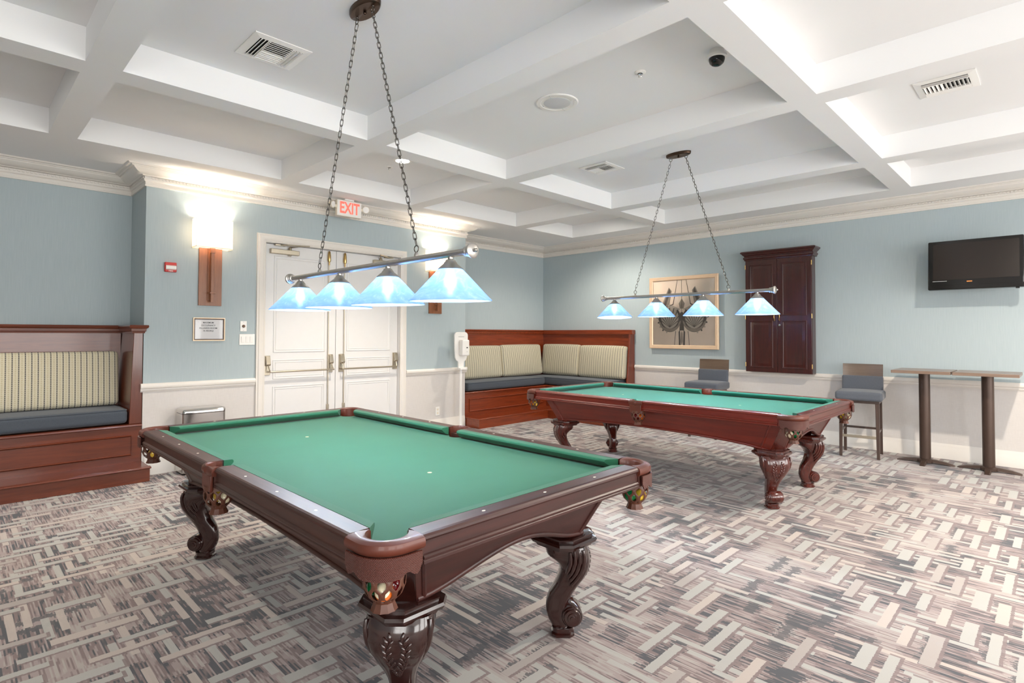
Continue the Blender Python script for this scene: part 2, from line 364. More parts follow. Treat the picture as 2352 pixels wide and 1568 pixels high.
# ------------------------------------------------------------------ the room
struct(MB().add([(0, YE, 0), (XE, YE, 0), (XE, 0, 0), (0, 0, 0)], [(0, 1, 2, 3)]).build('floor', M['carpet']), 'carpet with a woven pattern of grey, beige and charcoal bars')
XS = [(1.1814, 2.7119), (2.9184, 5.7343), (5.9231, 8.74), (8.93, 10.0)]
YS = [(-1.7583, -.5895), (-3.7101, -1.969), (-5.3748, -3.9048), (-7.2916, -5.5615), (-9.2, -7.4794), (-10.25, -9.4)]
xs = sorted([0, XE]+[v for a in XS for v in a]); ys = sorted([0, YE]+[v for a in YS for v in a])
mb = MB()
for i in range(len(xs)-1):
    for j in range(len(ys)-1):
        if (xs[i], xs[i+1]) in XS and (ys[j], ys[j+1]) in YS: continue
        mb.add([(xs[i], ys[j], H), (xs[i+1], ys[j], H), (xs[i+1], ys[j+1], H), (xs[i], ys[j+1], H)], [(0, 3, 2, 1)])
ceil = struct(mb.build('ceiling', M['ceiling']), 'white coffered ceiling with deep beams')
for x0, x1 in XS:
    for y0, y1 in YS:
        P = [(x, y, z) for z in (H, HC) for x, y in ((x0, y0), (x1, y0), (x1, y1), (x0, y1))]
        MB().add(P, [(0, 1, 5, 4), (1, 2, 6, 5), (2, 3, 7, 6), (3, 0, 4, 7), (4, 5, 6, 7)]).build('coffer', M['ceiling'], ceil)

def wall(name, segs, label):
    """segs: list of (p0, p1, z0, z1); wainscot below .86"""
    mb = MB(); mi = []
    for (ax, ay), (bx, by), z0, z1 in segs:
        cuts = [z0]+([.86] if z0 < .86 < z1 else [])+[z1]
        for a, b in zip(cuts, cuts[1:]):
            mb.add([(ax, ay, a), (bx, by, a), (bx, by, b), (ax, ay, b)], [(0, 1, 2, 3)]); mi.append(1 if b <= .86+1e-6 else 0)
    me = bpy.data.meshes.new(name); me.from_pydata(mb.v, [], mb.f)
    o = link(name, me, [M['wall'], M['wainscot']])
    for p, k in zip(me.polygons, mi): p.material_index = k
    return struct(o, label)
DY0, DY1, DZ = -5.49, -3.666, 2.452
wall('wall_right', [((0, 0), (XE, 0), 0, H)], 'blue grey papered wall with pale wainscot below the chair rail')
wall('wall_left', [((0, YE), (0, YB0), 0, H), ((0, YB0), (XB, YB0), 0, H), ((XB, YB0), (XB, DY0), 0, H), ((XB, DY0), (XB, DY1), DZ, H), ((XB, DY1), (XB, YB1), 0, H), ((XB, YB1), (0, YB1), 0, H), ((0, YB1), (0, 0), 0, H)],
     'blue grey wall with the projecting double-door bay')
def win_wall(name, along, c, spans, end, label):
    segs = []; p = end[0]
    f = (lambda t: (c, t)) if along == 'y' else (lambda t: (t, c))
    for a, b in spans:
        segs += [(f(p), f(a), 0, H), (f(a), f(b), 0, WZ0), (f(a), f(b), WZ1, H)]; p = b
    segs.append((f(p), f(end[1]), 0, H)); return wall(name, segs, label)
win_wall('wall_window', 'y', XE, WIN_E, (YE, 0), 'papered wall with tall windows'); win_wall('wall_front', 'x', YE, WIN_F, (0, XE), 'papered wall with tall windows behind the viewer')
k = 1
for spans, ax in ((WIN_E, 'y'), (WIN_F, 'x')):
    for a, b in spans:
        mb = MB()
        def bar(t0, t1, z0, z1, d=.05):
            if ax == 'y': mb.box(XE-.03, XE+d, t0, t1, z0, z1)
            else: mb.box(t0, t1, YE-d, YE+.03, z0, z1)
        bar(a-.08, a+.03, WZ0-.08, WZ1+.08); bar(b-.03, b+.08, WZ0-.08, WZ1+.08); bar(a, b, WZ0-.08, WZ0+.03); bar(a, b, WZ1-.03, WZ1+.08)
        bar((a+b)/2-.025, (a+b)/2+.025, WZ0, WZ1, .03); bar(a, b, 1.75, 1.79, .03)
        struct(mb.build('window_%d' % k, M['trim'])); k += 1
# the space behind the double doors
CROWN = [(0, 2.872), (.016, 2.872), (.016, 2.886), (.012, 2.889), (.012, 2.918), (.02, 2.921), (.026, 2.928), (.026, 2.944), (.019, 2.946), (.019, 2.966), (.04, 2.97), (.046, 2.976), (.066, 2.98), (.10, 2.994), (.128, 3.016), (.134, 3.026), (.15, 3.026), (.156, 3.034), (.18, 3.036), (.19, 3.048), (0, 3.048)]
PATH = [(0, YE), (0, YB0), (XB, YB0), (XB, YB1), (0, YB1), (0, 0), (XE, 0)]
crown = struct(sweep(PATH, CROWN).build('trim_1', M['trim'], smooth=18), 'cream crown moulding with a dentil row')
mb = MB()
for (ax, ay), (bx, by) in zip(PATH, PATH[1:]):
    d = Vector((bx-ax, by-ay)); L = d.length; d.normalize(); n = Vector((d.y, -d.x)); q = int(L/.031)
    for i in range(q):
        c = Vector((ax, ay))+d*(i+.5)*L/q; e = d*.0085
        if L > 1 and (i < 1 or i > q-2): continue
        P = []
        for off in (.016, .029):
            for s in (-1, 1):
                for z in (2.9465, 2.964): P.append((c.x+s*e.x+n.x*off, c.y+s*e.y+n.y*off, z))
        mb.add(P, [(4, 5, 7, 6), (0, 4, 6, 2), (0, 1, 5, 4), (2, 6, 7, 3)])
dn = mb.build('dentil_row', M['trim'], crown); dn['kind'] = 'stuff'
RAIL = [(0, .822), (.008, .822), (.012, .832), (.018, .838), (.018, .852), (.03, .858), (.034, .868), (.034, .888), (.028, .898), (.02, .906), (0, .906)]
BASE = [(0, 0), (.018, 0), (.018, .115), (.013, .125), (.013, .145), (.008, .16), (.006, .172), (0, .172)]
n_ = 2
for path in ([(XB, YB0-.022), (XB, -5.592)], [(XB, -3.565), (XB, YB1+.022)], [(2.04, 0), (XE, 0)]):
    struct(sweep(path, RAIL).build('trim_%d' % n_, M['trim'], smooth=35), 'white chair rail'); n_ += 1
for nm, path in (('left', [(XB, YB0+.02), (XB, -5.592)]), ('back', [(XB, -3.565), (XB, YB1-.005)]), ('right', [(2.06, 0), (XE, 0)])):
    struct(sweep(path, BASE).build('baseboard_'+nm, M['trim'], smooth=35), 'white baseboard')
# door casing and doors
cas = [(0, 0), (.018, 0), (.024, .012), (.02, .02), (.03, .035), (.03, .07), (.022, .08), (.022, .095), (0, .098)]
mb = MB()
def casing(y0, y1, z, t=.098):
    """outer edges y0,y1,z; profile (out, inset from the outer edge reversed)"""
    rings = []
    for yy, zz, sy, sz in ((y0, 0, 1, 0), (y0, z, 1, -1), (y1, z, -1, -1), (y1, 0, -1, 0)):
        rings.append([(XB+o, yy+sy*(t-i), zz+sz*(t-i)) for o, i in cas])
    mb.loft(rings, True)
casing(-5.589, -3.567, 2.551)
struct(mb.build('trim_%d' % n_, M['trim'], smooth=35), 'white door casing'); n_ += 1
mb = MB(); mb.box(XB-.16, XB, DY0-.02, DY0, 0, DZ); mb.box(XB-.16, XB, DY1, DY1+.02, 0, DZ); mb.box(XB-.16, XB, DY0-.02, DY1+.02, DZ, DZ+.02); mb.box(XB-.115, XB-.1, DY0-.02, DY1+.02, 0, DZ)
struct(mb.build('trim_%d' % n_, M['door']), 'white door jamb'); n_ += 1
DX = XB-.05
def frame_mould(y0, y1, z0, z1, x):
    pr = [(0, 0), (.007, .002), (.009, .008), (.004, .013), (.003, .026), (.007, .03), (.004, .036), (0, .038)]
    rings = [[(x+o, yy+sy*i, zz+sz*i) for o, i in pr] for yy, zz, sy, sz in ((y0, z0, 1, 1), (y1, z0, -1, 1), (y1, z1, -1, -1), (y0, z1, 1, -1), (y0, z0, 1, 1))]
    return MB().loft(rings, False)
def make_door(num, y0, y1, sgn):
    """sgn = +1 when the meeting edge is at y1"""
    d = struct(MB().box(DX-.045, DX, y0, y1, .008, DZ-.004).build('door_%d' % num, M['door'], bevel=.003), 'white panelled door leaf with a push bar')
    hinge, meet = (y0, y1) if sgn > 0 else (y1, y0)
    pa, pb = sorted((hinge+sgn*.115, meet-sgn*.145))
    for z0, z1 in ((1.185, 2.315), (.875, 1.10), (.16, .79)):
        pnl = MB().box(DX-.001, DX+.0015, pa+.036, pb-.036, z0+.036, z1-.036).build('panel', M['door'], d)
        frame_mould(pa, pb, z0, z1, DX).build('panel_moulding', M['door'], pnl, smooth=40)
    # push bar: two brackets, arms, bar
    for yy in (hinge+sgn*.045, meet-sgn*.075):
        b = MB().box(DX, DX+.012, yy-.036, yy+.036, .925, 1.15).build('bracket', M['satin'], d, bevel=.004)
        MB().prism([(DX+.012, 1.148), (DX+.04, 1.144), (DX+.062, 1.05), (DX+.05, 1.035), (DX+.012, 1.03)], 'xz', yy-.026, yy+.026).build('bracket_cover', M['satin'], b, bevel=.005)
        MB().tube([(DX+.04, yy, 1.045), (DX+.06, yy+sgn*.006, 1.0), (DX+.078, yy+sgn*.012, .965)], .007, 8).build('bar_arm', M['satin'], b, smooth=40)
    MB().tube([(DX+.08, hinge+sgn*.058, .965), (DX+.08, meet-sgn*.055, .965)], .0105, 10).build('push_bar', M['satin'], d, smooth=40)
    ry = meet-sgn*.105
    MB().tube([(DX+.018, ry, .12), (DX+.018, ry, 2.36)], .0065, 8).build('vertical_rod', M['satin'], d, smooth=40)
    t = MB().lathe([(.001, 0), (.017, .008), (.021, .03), (.019, .09), (.013, .135), (.001, .145)], 14, (DX+.022, ry-sgn*.0, 2.295)).build('rod_latch', M['brass'], d, smooth=50)
    MB().tube([(DX+.022, ry, 2.26), (DX+.022, ry, 2.30)], .009, 8).build('latch_stem', M['brass'], t, smooth=40)
    MB().box(DX, DX+.03, ry-.013, ry+.013, .44, .53).build('rod_guide', M['satin'], d, bevel=.004)
    # closer
    cy = hinge+sgn*.23
    cl = MB().box(DX, DX+.05, cy-.17, cy+.17, 2.335, 2.392).build('door_closer', M['satin'], d, bevel=.006)
    MB().lathe([(.014, -.02), (.02, -.012), (.02, .07), (.012, .085)], 12, (DX+.028, cy+sgn*.06, 2.34)).build('closer_pivot', M['satin'], cl, smooth=40)
    MB().tube([(DX+.028, cy+sgn*.06, 2.425), (DX+.24, cy+sgn*.20, 2.43), (DX+.05, cy-sgn*.06, 2.438)], .0085, 8).build('closer_arm', M['satin'], cl, smooth=40)
    MB().box(DX+.01, DX+.055, min(cy-sgn*.12, cy), max(cy-sgn*.12, cy), 2.43, 2.446).build('arm_shoe', M['satin'], cl)
    return d
make_door(1, DY0+.003, -4.590, 1); make_door(2, -4.585, DY1-.003, -1)

# ------------------------------------------------------------------ pool tables
def pool_table(label, loc, wx, wy, wl, felt, far):
    T = thing('pool_table', label, 'pool table', loc, 0, 'pool tables')
    NX, NY, WX_, WY_ = 1.278, .635, 1.325, .682
    # bed with pocket cut-outs
    pts = []
    def arc(cx, cy, r, a0, a1, n=14): return [(cx+r*math.cos(math.radians(a0+(a1-a0)*i/n)), cy+r*math.sin(math.radians(a0+(a1-a0)*i/n))) for i in range(n+1)]
    hc = (1.305, .662); R_ = .062
    q = arc(hc[0], hc[1], R_, 289, 161)                      # right edge to upper edge, corner + +
    sd = arc(0, .712, .062, 331, 209)
    up_ = q+sd+[(-x, y) for x, y in q[::-1]]
    pts = up_+[(-x, -y) for x, y in up_]
    MB().prism(pts, 'xy', .722, .752).build('bed', felt, T)
    MB().box(-1.22, 1.22, -.58, .58, .66, .72).build('slate_frame', wx, T)
    # rails
    prof = [(0, .735), (0, .803), (.004, .805), (.066, .805), (.074, .802), (.080, .796), (.083, .790), (.081, .786), (.078, .785), (.074, .781), (.074, .744), (.079, .741), (.084, .736), (.083, .731), (.078, .729), (.082, .724), (.082, .716), (0, .715)]
    cush = [(0, .755), (0, .8045), (.040, .802), (.0455, .798), (.047, .790), (.044, .784), (.02, .762)]
    for sy in (-1, 1):
        for sx in (-1, 1):
            rl = MB().loft([[(sx*t, sy*(WY_+d), z) for d, z in prof] for t in (.068, 1.238)]).build('rail', wx, T, smooth=12)
            MB().loft([[(sx*(.064+d*.18), sy*(WY_-d), z) for d, z in cush], [(sx*(1.238-d*1.0), sy*(WY_-d), z) for d, z in cush]]).build('cushion', felt, T, smooth=30)
            for k_ in (1, 2, 3):
                MB().lathe([(.0001, 0), (.0065, 0), (.0065, .0006), (.0001, .0006)], 10, (sx*k_*.3195, sy*(NY+.0865), .805), sx=1.2, sy=.8).build('sight', M['pearl'], T)
    for sx in (-1, 1):
        MB().loft([[(sx*(WX_+d), t, z) for d, z in prof] for t in (-.598, .598)]).build('rail', wy, T, smooth=12)
        MB().loft([[(sx*(WX_-d), -.598+d*1.0, z) for d, z in cush], [(sx*(WX_-d), .598-d*1.0, z) for d, z in cush]]).build('cushion', felt, T, smooth=30)
        for k_ in (-1, 0, 1):
            MB().lathe([(.0001, 0), (.0065, 0), (.0065, .0006), (.0001, .0006)], 10, (sx*(NX+.0865), k_*.3175, .805), sx=.8, sy=1.2).build('sight', M['pearl'], T)
        MB().lathe([(.0001, 0), (.011, 0), (.011, .0006), (.0001, .0006)], 12, (sx*.64, 0, .752)).build('spot', plain('felt_spot', (206, 196, 150), .6), T)
    # pockets
    def net(cx, cy, z0, parent):
        zs = [z0, z0-.02, z0-.045, z0-.07, z0-.088]; rs = [.060, .063, .062, .052, .034]; mb = MB(); N = 9
        for s in (-1, 1):
            for i in range(N):
                rings = []
                for j in range(13):
                    f = j/12*4; a = int(min(f, 3.999)); r = rs[a]+(rs[a+1]-rs[a])*(f-a); z = zs[a]+(zs[a+1]-zs[a])*(f-a)
                    th = 2*PI*(i+.5*s*(.5-.5*math.cos(j/12*3*PI)))/N; hw = .0074*(1.25 if j % 4 == 0 else 1)
                    e_ = Vector((math.cos(th), math.sin(th), 0)); l_ = Vector((-e_.y, e_.x, 0)); c_ = Vector((cx, cy, z))+e_*r
                    rings.append([tuple(c_+l_*hw), tuple(c_+l_*hw*.6+e_*.002), tuple(c_-l_*hw*.6+e_*.002), tuple(c_-l_*hw), tuple(c_-e_*.002)])
                mb.loft(rings)
        n = mb.build('net', M['leather_dark'], parent, smooth=60)
        MB().lathe([(.059, z0+.012), (.063, z0+.012), (.064, z0-.006), (.059, z0-.006)], 20, (cx, cy, 0)).build('net_ring', M['leather_dark'], n, smooth=40)
        R = []
        for r, z in ((.031, -.082), (.034, -.088), (.030, -.095), (.033, -.106), (.039, -.118), (.034, -.119), (.02, -.10)):
            R.append([(cx+(r*(1+.06*(i % 2)))*math.cos(2*PI*i/22), cy+(r*(1+.06*(i % 2)))*math.sin(2*PI*i/22), z0+z) for i in range(22)])
        MB().loft(R, True).build('net_tassel', M['leather_dark'], n, smooth=30)
    nseg = 24
    for sx in (-1, 1):
        for sy in (-1, 1):
            outer = []
            L1, L2, L3 = .062, PI/2*.11, .062; tot = L1+L2+L3
            def opt(s, off=0.):
                s *= tot
                if s < L1: return (1.240+s, .769+off), (0, 1)
                if s < L1+L2:
                    a = PI/2-(s-L1)/.11; return (1.302+(.11+off)*math.cos(a), .659+(.11+off)*math.sin(a)), (math.cos(a), math.sin(a))
                return (1.412+off, .659-(s-L1-L2)), (1, 0)
            rings = []
            for i in range(nseg+1):
                s = i/nseg; o, _ = opt(s); a = math.radians(161+(289-360-161)*s); n = (hc[0]+.0625*math.cos(a), hc[1]+.0625*math.sin(a))
                e = Vector((o[0]-n[0], o[1]-n[1])); L = e.length; e.normalize()
                sec = [(0, .748), (0, .797), (.006, .803), (L*.5, .807), (L-.014, .804), (L-.002, .798), (L+.002, .788), (L+.001, .774), (L-.006, .766), (L-.022, .764), (min(.012, L*.3), .75)]
                rings.append([(sx*(n[0]+e.x*d), sy*(n[1]+e.y*d), z) for d, z in sec])
            pk = MB().loft(rings).build('pocket_collar', M['leather'], T, smooth=40)
            MB().loft([[(sx*(opt(s/10, -.010)[0][0]), sy*opt(s/10, -.010)[0][1], z) for s in range(11)] for z in (.716, .765)]+[[(sx*(opt(s/10, -.03)[0][0]), sy*opt(s/10, -.03)[0][1], z) for s in range(11)] for z in (.765, .716)], False, False).build('corner_block', wx, pk)
            ss = [i/30 for i in range(31)]; rt_, rb_, rto, rbo = [], [], [], []
            for s in ss:
                s2 = .05+.90*s; w = abs(2*s-1); zb = .698+.016*math.exp(-((w-.62)/.13)**2)+(.03*max(0, (w-.86)/.14)**2)+.004*w
                for lst, off, z in ((rto, .006, .765), (rbo, .006, zb), (rt_, -.001, .765), (rb_, -.001, zb)):
                    p = opt(s2, off)[0]; lst.append((sx*p[0], sy*p[1], z))
            MB().loft([[a, b, c, d] for a, b, c, d in zip(rto, rbo, rb_, rt_)]).build('pocket_shield', M['weave'], pk, smooth=40)
            MB().lathe([(.0615, .70), (.0615, .75), (.064, .75), (.064, .70)], 22, (sx*hc[0], sy*hc[1], 0), cap=False).build('pocket_cup', M['leather'], pk, smooth=40)
            net(sx*1.328, sy*.685, .708, pk)
    for sy in (-1, 1):
        rings = []
        for i in range(19):
            a = math.radians(200-220*i/18); n = (.0625*math.cos(a), .712+.0625*math.sin(a)); u = -1+2*i/18
            o = (.070*u/abs(u)*min(1, abs(u)*1.15) if u else 0, .772+.008*(1-u*u)); n = (max(-.066, min(.066, n[0])), min(n[1], .752) if abs(u) > .999 else n[1])
            e = Vector((o[0]-n[0], o[1]-n[1])); L = max(e.length, .01); e.normalize()
            sec = [(0, .748), (0, .797), (.004, .803), (L*.5, .807), (L*.8, .805), (L, .797), (L+.004, .786), (L+.003, .773), (L-.003, .766), (L*.5, .764), (.002, .75)]
            rings.append([(-(n[0]+e.x*d), sy*(n[1]+e.y*d), z) for d, z in sec])
        pk = MB().loft(rings).build('pocket_collar', M['leather'], T, smooth=40)
        MB().box(-.066, .066, min(sy*.70, sy*.765), max(sy*.70, sy*.765), .716, .765).build('side_block', wx, pk)
        P_ = [(-.058, .768), (.058, .768), (.058, .705), (.050, .692), (-.050, .692), (-.058, .705)]
        MB().prism(P_, 'xz', sy*.766, sy*.778).build('pocket_shield', M['leather'], pk, bevel=.003)
        MB().lathe([(.0615, .70), (.0615, .75), (.064, .75), (.064, .70)], 22, (0, sy*.712, 0), cap=False).build('pocket_cup', M['leather'], pk, smooth=40)
        net(0, sy*.722, .70, pk)
    # apron panels: sloping, arched below
    def apron(axis, s, top_h, bot_h, p_top, p_bot, zf, wd):
        N = 30; rings = []
        for i in range(N+1):
            u = -1+2*i/N; zb = zf(abs(u)); f = (.716-zb)/(.716-.47)
            ht = top_h*u; hb = (top_h+(bot_h-top_h)*f)*u; pt, pb = p_top, p_top+(p_bot-p_top)*f
            A = [(ht, pt, .716), (hb, pb, zb), (hb, pb-.03, zb), (ht, pt-.03, .716)]
            rings.append([((s*p, h, z) if axis == 'x' else (h, s*p, z)) for h, p, z in A])
        w_ = wy if axis == 'x' else wx
        ap = MB().loft(rings).build('apron', w_, T, smooth=30)
        path = [r[1] for r in rings]; MB().tube([(x, y, z+.006) for x, y, z in path], .0125, 8).build('apron_moulding', w_, ap, smooth=50)
        for e in (1, N-1):
            a, b = Vector(rings[e][0]), Vector(rings[e][1]); MB().tube([tuple(a), tuple(b)], .009, 6).build('apron_stile', w_, ap, smooth=50)
    zl = lambda w: .535-.048*w**2 if w < .8 else .504-.03*((w-.8)/.2)
    ze = lambda w: .590-.10*(3*w*w-2*w**3)*(1 if w < 1 else 1)
    for s in (-1, 1):
        apron('y', s, 1.225, 1.10, .625, .535, zl, 0); apron('x', s, .555, .455, 1.295, 1.175, ze, 0)
    for sx in (-1, 1):
        for sy in (-1, 1):
            A = [(1.225, .625), (1.295, .555), (1.23, .52), (1.19, .56)]; B = [(1.10, .535), (1.175, .455), (1.11, .42), (1.06, .47)]
            MB().loft([[(sx*x, sy*y, .716) for x, y in A], [(sx*x, sy*y, .470) for x, y in B]]).build('corner_post', wl, T, bevel=.004)
            # carved leg, turned 45 degrees
            cx, cy = sx*1.085, sy*.452; ang = math.atan2(sy, sx); e = Vector((math.cos(ang), math.sin(ang), 0)); w = Vector((-e.y, e.x, 0)); c0 = Vector((cx, cy, 0))
            def L2W(r, t, z): return tuple(c0+e*r+w*t+Vector((0, 0, z)))
            outer = [(.435, .101), (.405, .116), (.368, .123), (.319, .116), (.276, .095), (.227, .061), (.178, .034), (.147, .020), (.118, .012), (.085, .012), (.055, .018), (.04, .022)]
            inner = [(.435, -.087), (.405, -.087), (.386, -.083), (.352, -.035), (.32, -.016), (.285, -.022), (.245, -.037), (.196, -.068), (.160, -.080), (.12, -.084), (.085, -.076), (.055, -.06), (.04, -.05)]
            def ip(tab, z):
                for (a, b), (c, d) in zip(tab, tab[1:]):
                    if a >= z >= c: return b+(d-b)*(a-z)/(a-c)
                return tab[-1][1]
            wid = [(.435, .118), (.40, .122), (.35, .112), (.30, .09), (.25, .068), (.20, .052), (.15, .045), (.1, .044), (.04, .046)]
            rings = []
            for i in range(31):
                z = .435-.395*i/30; ro, ri, hw = ip(outer, z), ip(inner, z), ip(wid, z); mid, hr = (ro+ri)/2, (ro-ri)/2; ring = []
                for k_ in range(20):
                    th = 2*PI*k_/20; cc, s_ = math.cos(th), math.sin(th); p = .62
                    ww = hw*(1 if cc > 0 else .78)
                    ring.append(L2W(mid+hr*abs(cc)**p*(1 if cc > 0 else -1), ww*abs(s_)**p*(1 if s_ > 0 else -1), z))
                rings.append(ring)
            lg = MB().loft(rings).build('leg', wl, T, smooth=60)
            # cap mouldings
            def octa(h, ch): return [(h, h-ch), (h-ch, h), (-h+ch, h), (-h, h-ch), (-h, -h+ch), (-h+ch, -h), (h-ch, -h), (h, -h+ch)]
            R = [[(cx+a, cy+b, z) for a, b in octa(h, .045)] for h, z in ((.100, .420), (.110, .424), (.116, .436), (.126, .440), (.132, .452), (.128, .462), (.116, .466), (.118, .480), (.108, .486))]
            MB().loft(R).build('leg_cap', wl, lg, smooth=30)
            # scroll foot
            mb = MB(); Tm = Matrix((Vector((e.x, w.x, 0)), Vector((e.y, w.y, 0)), Vector((0, 0, 1)))).to_4x4()
            def disc(r, t0, t1, cr=.037, cz=.098, n=24):
                ringsA = []
                for rr, tt in ((.001, t0), (r*.9, t0), (r, t0+.006), (r, t1-.006), (r*.9, t1), (.001, t1)):
                    ringsA.append([L2W(cr+rr*math.cos(2*PI*i/n), tt, cz+rr*math.sin(2*PI*i/n)) for i in range(n)])
                mb.loft(ringsA)
            disc(.049, -.052, .052); disc(.040, -.062, .062); disc(.024, -.067, .067); disc(.012, -.073, .073)
            mb.build('scroll', wl, lg, smooth=40)
            R = [[L2W(a*1.05-.004, b, z) for a, b in octa(h, .018)] for h, z in ((.046, 0), (.05, .004), (.05, .014), (.044, .02), (.044, .038), (.048, .044))]
            MB().loft(R).build('foot_pad', wl, lg, smooth=30)
            # carved leaves and grapes on the knee, acanthus on its sides
            mb = MB(); rg = random.Random(5)
            def leaf(t, z, tilt, ln, wd):
                path = []
                for q_ in range(6):
                    f = q_/5-.5; tt = t+math.sin(tilt)*ln*f; z2 = z+math.cos(tilt)*ln*f; path.append(L2W(ip(outer, z2)*(1-1.2*abs(tt)**1.2)-.001, tt, z2))
                mb.tube(path, [wd*(.25+.75*math.sin(PI*(q_+.4)/5.8)) for q_ in range(6)], 6)
            for st in (-1, 1):
                for q_, (t, z) in enumerate(((.034, .372), (.042, .352), (.040, .330), (.036, .308), (.030, .288), (.022, .268))):
                    leaf(st*t, z, st*.55, .034, .0085); leaf(st*(t-.016), z-.008, -st*.6, .030, .0075)
                for q_ in range(5): mb.ball(L2W(ip(outer, .262-.008*q_)-.002, st*(.017-.0028*q_), .262-.008*q_), .0068, 8)
                leaf(st*.022, .385, st*.2, .03, .008)
            leaf(0, .225, 0, .03, .007)
            mb.build('carving', wl, lg, smooth=70)
            for st in (-1, 1):
                mb = MB()
                for q_ in range(4):
                    zz = [.428-.026*i-.004*q_ for i in range(8-q_)]
                    path = [L2W(ip(outer, z)*.80-.004-.021*q_-.004*i, st*ip(wid, z)*(.93-.02*q_), z) for i, z in enumerate(zz)]
                    mb.tube(path, [.005+.007*math.sin(PI*(i+.6)/len(zz)) for i in range(len(zz))], 6)
                mb.build('acanthus', wl, lg, smooth=70)
    return T
T1 = pool_table('nearest pool table, dark mahogany with green felt and carved scroll legs', (4.3094, -6.417, 0), M['t1'], M['t1y'], M['t1leg'], M['felt1'], False)
T2 = pool_table('farther pool table, window-lit red mahogany with teal felt, before the wall cabinet', (4.3027, -2.8307, 0), M['t2'], M['t2y'], M['t2leg'], M['felt2'], True)
def ball(c, colr, stripe, where):
    me = MB().ball((0, 0, 0), .0285, 20).mesh('billiard_ball', 80)
    o = link('billiard_ball', me, BM[colr] if not stripe else CREAM, None, loc=c)
    tag(o, where, 'billiard ball', 'billiard balls in the pocket nets')
    if stripe:
        R = [[(.0287*math.cos(a)*math.cos(2*PI*i/24), .0287*math.cos(a)*math.sin(2*PI*i/24), .0287*math.sin(a)) for i in range(24)] for a in [(-.5+k_/6) for k_ in range(7)]]
        b = MB().loft(R, False).build('stripe', BM[colr], o, smooth=80); o.rotation_euler = (.9, .4, .3)
def pocket_balls(T, sx, sy, cols, word, tname):
    cx, cy = T.location.x+(sx*1.328 if sx else 0), T.location.y+(sy*.685 if sx else sy*.722); z = .652
    for i, (cn, st) in enumerate(cols):
        a = 2*PI*i/3+.9*sx-.6*sy; r = .028 if i < 3 else 0
        ball((cx+r*math.cos(a), cy+r*math.sin(a), z+(0 if i < 3 else .045)), cn, st, '%s%s ball in the %s pocket net of the %s pool table' % (('striped ' if st else ''), cn, word, tname))
pocket_balls(T1, 1, -1, [('maroon', 0), ('green', 0), ('orange', 1)], 'foremost corner', 'dark')
pocket_balls(T1, 1, 1, [('yellow', 0), ('red', 0), ('green', 0)], 'right-hand corner', 'dark')
pocket_balls(T1, 0, -1, [('cream', 0), ('yellow', 0)], 'left side', 'dark')
pocket_balls(T1, -1, -1, [('yellow', 0)], 'far left corner', 'dark')
pocket_balls(T2, -1, -1, [('yellow', 0), ('red', 0), ('orange', 0)], 'left corner', 'red')
pocket_balls(T2, 0, -1, [('orange', 0), ('maroon', 0)], 'front side', 'red')
pocket_balls(T2, 1, -1, [('green', 0), ('cream', 0)], 'front right corner', 'red')
pocket_balls(T2, 1, 1, [('cream', 0), ('yellow', 0)], 'back right corner', 'red')

